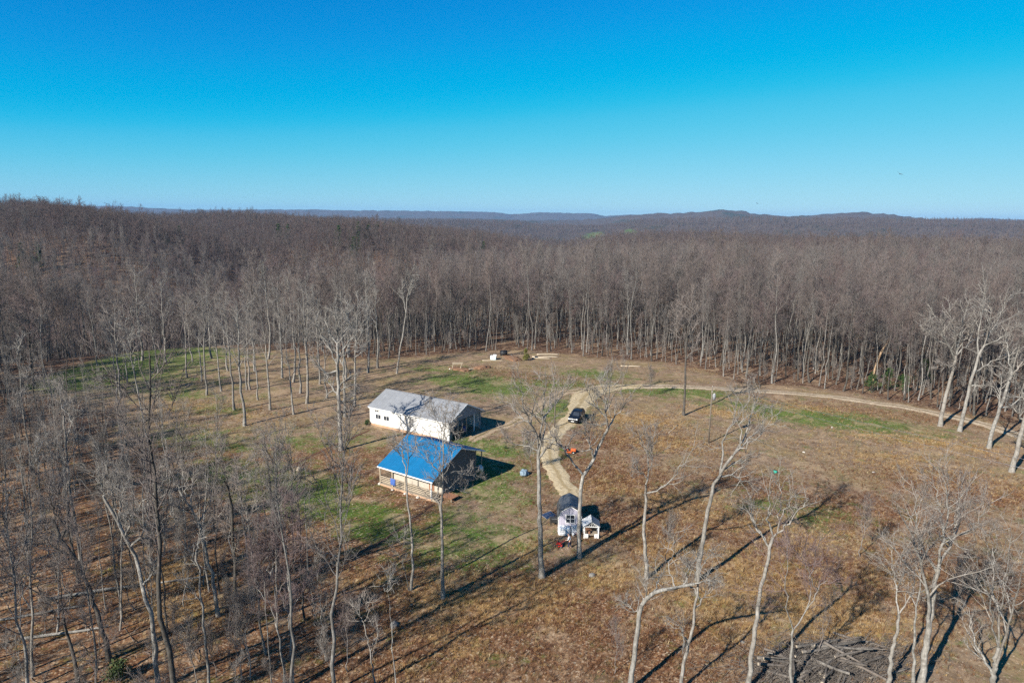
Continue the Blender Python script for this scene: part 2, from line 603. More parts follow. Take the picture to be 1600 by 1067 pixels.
def strip_material(name, a, b, mid=None, stone=5.0):
    n = NT(name, .95, .12)
    f = n.noise(1.1, 5, .65)
    c = n.mix(n.rng(f, .3, .7), a, b)
    v = n.sep(n.voro(stone))
    c = n.mix(n.rng(v[0], .55, 1, 0, .45), c, [min(1, x * 1.35) for x in b])
    c = n.mix(n.rng(v[1], .75, 1, 0, .5), c, [x * .5 for x in a])
    u = n.sep(n.attr('across'))
    if mid:
        c = n.mix(n.rng(n.math('ADD', u[1], n.rng(n.noise(.9, 4), .3, .7, -.35, .35)), .35, .75), c, mid)
    n.bump(n.math('ADD', v[0], f), .6, .08)
    n.color(c)
    return n.m


def strip(name, px, widths, mat, dz, kind='structure', ragged=.3, cols=9, seed=1):
    rg = np.random.default_rng(seed)
    W = np.array([G(*p)[:2] for p in px])
    C = catmull(np.hstack([W, np.array(widths, float)[:, None]]), .6)
    T = np.gradient(C[:, :2], axis=0)
    T /= np.linalg.norm(T, axis=1)[:, None]
    Nn = np.stack([T[:, 1], -T[:, 0]], 1)
    n = len(C)

    def wob():
        w = rg.normal(0, 1, n + 8)
        w = np.convolve(w, np.ones(5) / 5, 'valid')[:n] * 1.4 + rg.normal(0, .15, n)
        return w * ragged
    lo, hi = -C[:, 2] / 2 + wob(), C[:, 2] / 2 + wob()
    t = np.linspace(0, 1, cols)
    off = lo[:, None] + (hi - lo)[:, None] * t[None]
    XY = C[:, None, :2] + Nn[:, None, :] * off[..., None]
    crown = (1 - (2 * t - 1) ** 2) * .03
    rut = -.035 * (np.exp(-((t - .28) / .09) ** 2) + np.exp(-((t - .72) / .09) ** 2))
    Z = hgt(XY[..., 0], XY[..., 1]) + dz + crown[None] + rut[None] + .035
    Z[:, 0] -= .1
    Z[:, -1] -= .1
    VV = np.concatenate([XY, Z[..., None]], -1).reshape(-1, 3)
    i, j = np.meshgrid(np.arange(n - 1), np.arange(cols - 1), indexing='ij')
    q = np.stack([i * cols + j, i * cols + j + 1, (i + 1) * cols + j + 1, (i + 1) * cols + j], -1).reshape(-1, 4)
    me = np_mesh(name, VV, q, None, [mat])
    a = np.zeros((n, cols, 4), np.float32)
    a[..., 0] = t[None]
    a[..., 1] = np.exp(-((t - .5) / .11) ** 2)[None] + .8 * (np.exp(-(t / .07) ** 2) + np.exp(-((1 - t) / .07) ** 2))[None]
    a[..., 3] = 1
    at = me.attributes.new('across', 'FLOAT_COLOR', 'POINT')
    at.data.foreach_set('color', a.ravel())
    return tag(link(name, me), kind=kind)


M_ROAD = strip_material('road_dirt', (.28, .21, .145), (.46, .38, .28), (.17, .125, .075))
M_DRIVE = strip_material('drive_gravel', (.31, .235, .135), (.50, .41, .27), (.31, .235, .13))
M_TRACK = strip_material('track_dirt', (.25, .18, .115), (.40, .31, .21), (.17, .13, .065))
M_TRENCH = strip_material('trench_soil', (.08, .04, .024), (.15, .08, .05), None)
strip('dirt_road', [(905, 614), (935, 606), (965, 604.5), (1010, 604), (1050, 604.5), (1110, 606), (1160, 609), (1220, 613), (1290, 619), (1360, 628), (1420, 637), (1480, 649), (1540, 664), (1600, 683), (1700, 720), (1850, 800)],
      [3.5, 4.5, 4.4, 4, 3.8, 3.6, 3.4, 3.4, 3.4, 3.4, 3.4, 3.6, 3.8, 4, 4, 4], M_ROAD, .012, seed=2)
strip('gravel_drive', [(1005, 604.2), (965, 605), (932, 610), (912, 622), (905, 635), (897, 650), (880, 665), (862, 683), (857, 702), (862, 722), (874, 742), (886, 765), (893, 786)],
      [3.6, 5.0, 6.5, 5.5, 4.4, 3.8, 3.4, 3.5, 3.3, 3.1, 3.2, 3.2, 3.0], M_DRIVE, .03, seed=3)
strip('worn_track', [(915, 609), (880, 614), (855, 627), (835, 643), (805, 660), (770, 672), (735, 690)], [4.5, 3.4, 2.8, 2.6, 2.8, 2.6, 2.2], M_TRACK, .004, ragged=.45, seed=4)
strip('trench_path', [(577, 672), (545, 686), (520, 697), (490, 711), (462, 724), (430, 742)], [.7, .7, .6, .7, .6, .5], M_TRENCH, .01, ragged=.12, cols=7, seed=5)
strip('trench_path', [(677, 787), (655, 805), (630, 822), (600, 842), (570, 858), (535, 875)], [.7, .7, .6, .6, .6, .5], M_TRENCH, .01, ragged=.12, cols=7, seed=6)


# ------------------------------------------------------------------ trees: branch generator
def resample(pts, n):
    pts = np.asarray(pts, float)
    if len(pts) > 2:
        pts = catmull(pts, max(.05, np.linalg.norm(np.diff(pts, axis=0), axis=1).sum() / 40))
    s = np.concatenate([[0], np.cumsum(np.linalg.norm(np.diff(pts, axis=0), axis=1))])
    t = np.linspace(0, s[-1], n)
    return np.stack([np.interp(t, s, pts[:, k]) for k in range(3)], 1)


def unit(v):
    return v / np.maximum(np.linalg.norm(v, axis=-1, keepdims=True), 1e-9)


def sprout(rg, P, R, k, t0, t1, a0, a1, lo, hi, n, trop, wig, rr_, rmin, tip=.25, lmin=0.0, shrink=.45):
    """children of all branches P (B,m,3) with radii R (B,m): k each, between t0 and t1 along the parent"""
    B, m = P.shape[:2]
    idx = np.repeat(np.arange(B), k)
    t = (np.tile(np.arange(k), B) + rg.uniform(0, 1, B * k)) / k
    t = t0 + (t1 - t0) * t
    f = t * (m - 1)
    i0 = np.minimum(f.astype(int), m - 2)
    w = (f - i0)[:, None]
    p = P[idx, i0] * (1 - w) + P[idx, i0 + 1] * w
    rad = R[idx, i0] * (1 - w[:, 0]) + R[idx, i0 + 1] * w[:, 0]
    T = unit(P[idx, i0 + 1] - P[idx, i0])
    q = rg.normal(0, 1, (B * k, 3))
    q = unit(q - (q * T).sum(1, keepdims=True) * T)
    ang = np.radians(rg.uniform(a0, a1, B * k))[:, None]
    d = unit(np.cos(ang) * T + np.sin(ang) * q)
    plen = np.linalg.norm(np.diff(P, axis=1), axis=2).sum(1)[idx]
    L = np.maximum(plen * rg.uniform(lo, hi, B * k) * (1 - shrink * t), lmin)
    rad = np.maximum(rad * rr_ * rg.uniform(.8, 1.15, B * k), rmin)
    out = np.zeros((B * k, n, 3))
    out[:, 0] = p
    for s in range(1, n):
        d = unit(d + wig * rg.normal(0, 1, d.shape) + np.array([0, 0, trop]))
        out[:, s] = out[:, s - 1] + d * (L / (n - 1))[:, None]
    Rn = rad[:, None] * np.linspace(1, tip, n)[None]
    return out, np.maximum(Rn, rmin * .6)


class Geo:
    def __init__(s):
        s.V, s.Q, s.T, s.qm, s.tm, s.n = [], [], [], [], [], 0

    def tubes(s, P, R, sides, mi=0, flare=False):
        B, n = P.shape[:2]
        T = np.empty_like(P)
        T[:, 1:-1] = P[:, 2:] - P[:, :-2]
        T[:, 0], T[:, -1] = P[:, 1] - P[:, 0], P[:, -1] - P[:, -2]
        T = unit(T)
        ref = np.where(np.abs(T[:, :1, 2:3]) > .8, np.array([1., 0.1, 0]), np.array([.05, .1, 1.]))
        a = unit(np.cross(T, np.broadcast_to(ref, T.shape)))
        b = np.cross(T, a)
        th = np.arange(sides) * 2 * math.pi / sides
        ring = P[:, :, None] + R[:, :, None, None] * (np.cos(th)[None, None, :, None] * a[:, :, None] + np.sin(th)[None, None, :, None] * b[:, :, None])
        base = s.n + np.arange(B)[:, None, None] * (n * sides)
        i = np.arange(n - 1)[None, :, None]
        j = np.arange(sides)[None, None]
        jn = (j + 1) % sides
        q = np.stack([base + i * sides + j, base + i * sides + jn, base + (i + 1) * sides + jn, base + (i + 1) * sides + j], -1).reshape(-1, 4)
        s.V.append(ring.reshape(-1, 3))
        s.Q.append(q)
        s.qm.append(np.full(len(q), mi))
        s.n += B * n * sides
        return s

    def cones(s, P, R, mi=0):
        B = len(P)
        d = unit(P[:, -1] - P[:, 0])
        ref = np.where(np.abs(d[:, 2:3]) > .8, np.array([1., 0, 0]), np.array([0, 0, 1.]))
        a = unit(np.cross(d, ref))
        b = np.cross(d, a)
        vs = [P[:, 0] + R[:, :1] * (math.cos(t) * a + math.sin(t) * b) for t in (0, 2.0944, 4.1888)] + [P[:, -1]]
        base = s.n + np.arange(B)[:, None] * 4
        tr = np.concatenate([base + np.array([k]) for k in ([0, 1, 3], [1, 2, 3], [2, 0, 3])])
        s.V.append(np.stack(vs, 1).reshape(-1, 3))
        s.T.append(tr)
        s.tm.append(np.full(len(tr), mi))
        s.n += 4 * B
        return s

    def mesh(s, name, mats):
        Q = np.vstack(s.Q) if s.Q else None
        T = np.vstack(s.T) if s.T else None
        mi = np.concatenate(s.qm + s.tm)
        return np_mesh(name, np.vstack(s.V), Q, T, mats, mi)


def rad_trunk(r, n, top=.5):
    t = np.linspace(0, 1, n)
    R = r * (1 - (1 - top) * t)
    R[0] *= 1.45
    if n > 6:
        R[1] *= 1.08
    return R


def crown_from(rg, geo, limbs, k2=7, k3=6, k4=5, r_twig=.011, trop=.10, l3=.75, l4=.55, spread=(28, 62), sub=True):
    """side branches, branchlets and twigs on a list of (path, radii)"""
    P = np.stack([p for p, _ in limbs])
    R = np.stack([q for _, q in limbs])
    P2, R2_ = sprout(rg, P, R, k2, .22, 1, *spread, .30, .58, 6, trop, .2, .66, r_twig * 2.6, lmin=1.2)
    P3, R3 = sprout(rg, P2, R2_, k3, .2, 1, 25, 58, .38, .7, 4, trop * .8, .2, .62, r_twig * 1.6, lmin=l3 * .8)
    geo.tubes(P2, R2_, 4).tubes(P3, R3, 3)
    P4, R4 = sprout(rg, P3, R3, k4, .15, 1, 22, 55, .4, .8, 2, trop * .6, .1, .7, r_twig, lmin=l4)
    geo.cones(P4, R4, 1)
    if sub:
        P5, R5 = sprout(rg, P2, R2_, 4, .3, 1, 30, 60, .12, .3, 2, trop, .1, .5, r_twig, lmin=l4)
        geo.cones(P5, R5, 1)


def auto_tree(rg, H, r, crown0=.45, width=.17, lean=(0, 0), k1=13, k2=7, k3=5, k4=4, r_twig=.02, l4=.8, sweep=(35, 65), trop=.12, top=.16, wob=.012):
    """a tree grown straight up: returns (trunk Geo, crown Geo)"""
    n = 12
    t = np.linspace(0, 1, n)
    w = np.cumsum(rg.normal(0, H * wob, (n, 2)), axis=0)
    w -= w[0]
    P = np.stack([lean[0] * H * t + w[:, 0], lean[1] * H * t + w[:, 1], H * t - .25 * (t == 0)], 1)
    R = r * np.linspace(1, top, n)
    R[0] *= 1.35
    tg, cg = Geo(), Geo()
    tg.tubes(P[None], R[None], 7)
    P1, R1 = sprout(rg, P[None], R[None], k1, crown0, .97, *sweep, width * .8, width * 1.35, 7, trop, .11, .5, .03, shrink=.25)
    cg.tubes(P1, R1, 4)
    P1 = np.concatenate([P1, resample(P[-5:], 7)[None]])
    R1 = np.concatenate([R1, np.interp(np.linspace(0, 1, 7), np.linspace(0, 1, 5), R[-5:])[None]])
    P2, R2_ = sprout(rg, P1, R1, k2, .25, 1, 25, 58, .3, .55, 5, trop, .15, .5, r_twig * 1.5, lmin=.9)
    P3, R3 = sprout(rg, P2, R2_, k3, .15, 1, 25, 55, .4, .7, 3, trop, .15, .55, r_twig * 1.1, lmin=.7)
    cg.tubes(P2, R2_, 3)
    cg.tubes(P3, R3, 3)
    if k4:
        P4, R4 = sprout(rg, P3, R3, k4, .1, 1, 20, 55, .5, .9, 2, trop, .1, .8, r_twig, lmin=l4)
        cg.cones(P4, R4, 1)
    return tg, cg


# forest stock: trunk mesh and crown mesh of each kind of tree, shared by all copies
STOCK = []
spec = [(22, .14, .55, .17), (24, .17, .55, .16), (20, .12, .58, .16), (23, .19, .48, .21), (18, .11, .52, .18), (25, .16, .62, .14), (21, .14, .50, .19), (19, .15, .45, .22)]
for q, (H, r, c0, wd) in enumerate(spec):
    rg = np.random.default_rng(100 + q)
    tg, cg = auto_tree(rg, H, r, c0, wd, (rg.normal(0, .02), rg.normal(0, .02)), k1=12, k2=6, k3=3, k4=3, r_twig=.0155, wob=.008, l4=.75, sweep=(22, 48) if q % 2 else (35, 68), trop=.16 if q % 2 else .07)
    mats = [M_BARK_WOOD if q % 3 else M_BARK_DARK, M_TWIG_WOOD]
    cm = [M_TWIG_PINK if q == 6 else (M_LIMB_WOOD if q % 3 else M_TWIG_WOOD), M_TWIG_PINK if q == 6 else M_TWIG_WOOD]
    STOCK.append((tg.mesh('trunk', [mats[0], M_TWIG_WOOD]), cg.mesh('crown', cm), H))
PARK_STOCK = []
for q in range(6):
    rg = np.random.default_rng(150 + q)
    tg, cg = auto_tree(rg, [21, 23, 19, 22, 20, 24][q], [.25, .28, .2, .24, .22, .27][q], .42, .19, (rg.normal(0, .015), rg.normal(0, .015)), k1=12, k2=6, k3=4, k4=3, r_twig=.015, l4=.75, sweep=(30, 60), trop=.12, wob=.008)
    PARK_STOCK.append((tg.mesh('trunk', [M_BARK]), cg.mesh('crown', [M_LIMB, M_TWIG]), 21))
LEFT_STOCK = []
for q in range(6):
    rg = np.random.default_rng(170 + q)
    tg, cg = auto_tree(rg, [21, 23, 19, 22, 20, 24][q], [.15, .17, .13, .16, .14, .17][q], .45, .17, (rg.normal(0, .02), rg.normal(0, .02)), k1=11, k2=5, k3=3, k4=3, r_twig=.0125, l4=.7, sweep=(25, 52), trop=.14, wob=.007)
    LEFT_STOCK.append((tg.mesh('trunk', [M_BARK if q % 3 else M_BARK_DARK]), cg.mesh('crown', [M_LIMB, M_TWIG]), 21))
SAPLING = []
for q in range(4):
    rg = np.random.default_rng(200 + q)
    tg, cg = auto_tree(rg, [5.5, 8, 10, 7][q], [.05, .07, .08, .06][q], .25, .26, (0, 0), 9, 6, 4, 3, .012, .5, (25, 50), .2, wob=.02)
    SAPLING.append((tg.mesh('trunk', [M_TWIG]), cg.mesh('crown', [M_TWIG, M_TWIG_PINK if q == 1 else M_TWIG]), [5.5, 8, 10, 7][q]))


def joined(name, pair, mats=None):
    """trunk and crown of a stock tree as one mesh, for the far mass of the wood"""
    import bmesh
    bm = bmesh.new()
    bm.from_mesh(pair[0])
    for f in bm.faces:
        f.material_index = 0
    n0 = len(bm.faces)
    bm.from_mesh(pair[1])
    bm.faces.ensure_lookup_table()
    for f in bm.faces[n0:]:
        f.material_index = 1 + f.material_index
    me = bpy.data.meshes.new(name)
    bm.to_mesh(me)
    bm.free()
    for m in (mats or [pair[0].materials[0], pair[1].materials[0], pair[1].materials[1]]):
        me.materials.append(m)
    return me


FAR = []
for q in range(5):
    rg = np.random.default_rng(300 + q)
    H = [20, 22, 24, 19, 21][q]
    tg, cg = auto_tree(rg, H, .2, .42, .2, (0, 0), 12, 6, 3, 0, .04, 1.0, (40, 75), .06, top=.3)
    Pn = None
    FAR.append(joined('far_tree', (tg.mesh('far_trunk', [M_BARK]), cg.mesh('far_crown', [M_TWIG_FAR])), [M_TWIG_FAR] * 3))
VFAR = []
for q in range(4):
    rg = np.random.default_rng(340 + q)
    tg, cg = auto_tree(rg, [19, 22, 18, 21][q], .25, .3, .26, (0, 0), 8, 4, 2, 0, .13, 1.2, (40, 70), .14, top=.4)
    VFAR.append(joined('very_far_tree', (tg.mesh('vf_trunk', [M_TWIG_FAR]), cg.mesh('vf_crown', [M_TWIG_FAR])), [M_TWIG_FAR] * 3))


def leafy(rg, n, centers, rads, size, squash=1.0):
    """small leaf faces spread through a clumpy volume -> verts, tris"""
    c = np.asarray(centers)
    k = rg.integers(0, len(c), n)
    d = unit(rg.normal(0, 1, (n, 3))) * (rg.uniform(0.15, 1, n) ** .45)[:, None]
    p = c[k] + d * np.asarray(rads)[k][:, None] * np.array([1, 1, squash])
    a = unit(rg.normal(0, 1, (n, 3)))
    b = unit(np.cross(a, rg.normal(0, 1, (n, 3))))
    s = size * rg.uniform(.5, 1.3, n)[:, None]
    V = np.stack([p - a * s * .5 - b * s * .25, p + a * s * .7, p + b * s * .5], 1).reshape(-1, 3)
    return V, np.arange(3 * n).reshape(-1, 3)


def leaf_material(name, a, b, c=(.16, .15, .04)):
    n = NT(name, .7, .3)
    v = n.noise(1.7, 4, .6)
    col = n.mix(n.rng(v, .3, .7), a, b)
    col = n.mix(n.rng(n.noise(7, 2), .55, .75, 0, .5), col, c)
    return n.color(col)


M_NEEDLE = leaf_material('cedar_needles', (.018, .042, .010), (.045, .08, .018), (.08, .09, .025))
M_SHRUB = leaf_material('shrub_leaves', (.03, .05, .016), (.075, .10, .03), (.13, .11, .04))
FIR = []
for q in range(2):
    rg = np.random.default_rng(380 + q)
    H = [13, 10][q]
    cs, rs = [], []
    for zc in np.linspace(.22, .95, 9):
        for a in rg.uniform(0, 6.28, 4):
            w = (1 - zc) * 2.6 + .3
            cs.append((w * .6 * math.cos(a), w * .6 * math.sin(a), zc * H))
            rs.append(w * .55 + .25)
    Vv, Tt = leafy(rg, 1500, cs, rs, .5, .6)
    FIR.append(np_mesh('pine', Vv, None, Tt, [M_NEEDLE], smooth=False))


# ------------------------------------------------------------------ masses of trees and weeds nobody could count (geometry nodes, one object each)
def make_scatter_group(coll):
    ng = bpy.data.node_groups.new('scatter_' + coll.name, 'GeometryNodeTree')
    ng.interface.new_socket('Geometry', in_out='INPUT', socket_type='NodeSocketGeometry')
    ng.interface.new_socket('Geometry', in_out='OUTPUT', socket_type='NodeSocketGeometry')
    N, Lk = ng.nodes, ng.links
    gi, go = N.new('NodeGroupInput'), N.new('NodeGroupOutput')
    ci = N.new('GeometryNodeCollectionInfo')
    ci.inputs['Collection'].default_value = coll
    ci.inputs['Separate Children'].default_value = True
    ci.inputs['Reset Children'].default_value = True
    ip = N.new('GeometryNodeInstanceOnPoints')
    ip.inputs['Pick Instance'].default_value = True

    def na(name, typ):
        n = N.new('GeometryNodeInputNamedAttribute')
        n.data_type = typ
        n.inputs['Name'].default_value = name
        return n.outputs[0]
    Lk.new(gi.outputs[0], ip.inputs['Points'])
    Lk.new(ci.outputs[0], ip.inputs['Instance'])
    Lk.new(na('pick', 'INT'), ip.inputs['Instance Index'])
    Lk.new(na('turn', 'FLOAT_VECTOR'), ip.inputs['Rotation'])
    Lk.new(na('size', 'FLOAT_VECTOR'), ip.inputs['Scale'])
    Lk.new(ip.outputs[0], go.inputs[0])
    return ng


def scatter(name, meshes, pts, size, tilt=.03, pick=None, label=None, cat=None, seed=5):
    rg = np.random.default_rng(seed)
    coll = bpy.data.collections.new(name + '_stock')
    for k, m in enumerate(meshes):
        coll.objects.link(bpy.data.objects.new('%s_stock_%02d' % (name, k), m))
    n = len(pts)
    me = bpy.data.meshes.new(name)
    me.vertices.add(n)
    me.vertices.foreach_set('co', np.asarray(pts, np.float32).ravel())
    a = me.attributes.new('pick', 'INT', 'POINT')
    a.data.foreach_set('value', (rg.integers(0, len(meshes), n) if pick is None else pick).astype(np.int32))
    a = me.attributes.new('turn', 'FLOAT_VECTOR', 'POINT')
    a.data.foreach_set('vector', np.stack([rg.normal(0, tilt, n), rg.normal(0, tilt, n), rg.uniform(0, 6.283, n)], 1).astype(np.float32).ravel())
    a = me.attributes.new('size', 'FLOAT_VECTOR', 'POINT')
    sz = np.asarray(size, np.float32)
    if sz.ndim == 1:
        sz = np.stack([sz, sz, sz], 1)
    a.data.foreach_set('vector', sz.astype(np.float32).ravel())
    o = link(name, me)
    md = o.modifiers.new('scatter', 'NODES')
    md.node_group = make_scatter_group(coll)
    tag(o, label, cat, kind='stuff')
    return o


def jitter_grid(rg, sp, rmax, amax, rmin=0):
    xs = np.arange(-rmax, rmax, sp)
    ys = np.arange(-20, rmax, sp)
    x, y = np.meshgrid(xs, ys)
    x, y = x.ravel() + rg.uniform(-.48, .48, x.size) * sp, y.ravel() + rg.uniform(-.48, .48, x.size) * sp
    rr = np.hypot(x, y)
    a = np.degrees(np.arctan2(x, y))
    k = (rr < rmax) & (rr >= rmin) & (np.abs(a) < amax)
    return x[k], y[k]


# near wood: candidates for single trees
rg = np.random.default_rng(11)
nx, ny = jitter_grid(rg, 3.9, 300, 52, 40)
out = ~inside(OPEN, nx, ny)
edd = edge_dist(OPEN, nx, ny)
leftwood = (nx < -2) & (ny < 118) & out
road_c = catmull(np.array([G(*p)[:2] for p in [(905, 614), (965, 604.5), (1050, 604.5), (1160, 609), (1290, 619), (1420, 637), (1540, 664), (1600, 683), (1700, 720), (1850, 800)]]), 1.0)
rd = np.full(nx.shape, 1e9)
for c in road_c[::2]:
    rd = np.minimum(rd, np.hypot(nx - c[0], ny - c[1]))
strip_c = np.array([G(*p)[:2] for p in [(60, 592), (120, 568), (190, 552), (250, 541), (300, 541)]])
sdm = np.full(nx.shape, 1e9)
for k in range(len(strip_c) - 1):
    for t in np.linspace(0, 1, 12):
        c = strip_c[k] * (1 - t) + strip_c[k + 1] * t
        sdm = np.minimum(sdm, np.hypot(nx - c[0], ny - c[1]))
ppk = proj(np.stack([nx, ny, nx * 0], 1))
keep = out & ~((ppk[:, 0] > 40) & (ppk[:, 0] < 270) & (ppk[:, 1] > 585) & (ppk[:, 1] < 720) & (rg.uniform(0, 1, nx.shape) < .65)) & (rd > 3.2) & (sdm > 8) & ~(leftwood & (rg.uniform(0, 1, nx.shape) < .3))
nx, ny, edd, leftwood = nx[keep], ny[keep], edd[keep], leftwood[keep]
pp = proj(np.stack([nx, ny, hgt(nx, ny)], 1))
rr_ = np.hypot(nx, ny)
inframe = (pp[:, 0] > -40) & (pp[:, 0] < 1640) & (pp[:, 1] < 1085) & (ny > 20)
score = np.where(inframe, edd * 2.2 + rr_ * .35, 1e9)
score = np.where(leftwood & inframe, rr_ * .5, score)
NEAR_SINGLE = np.zeros(nx.shape, bool)
HERO_SPOTS = []        # filled below: traced trees push stock trees aside

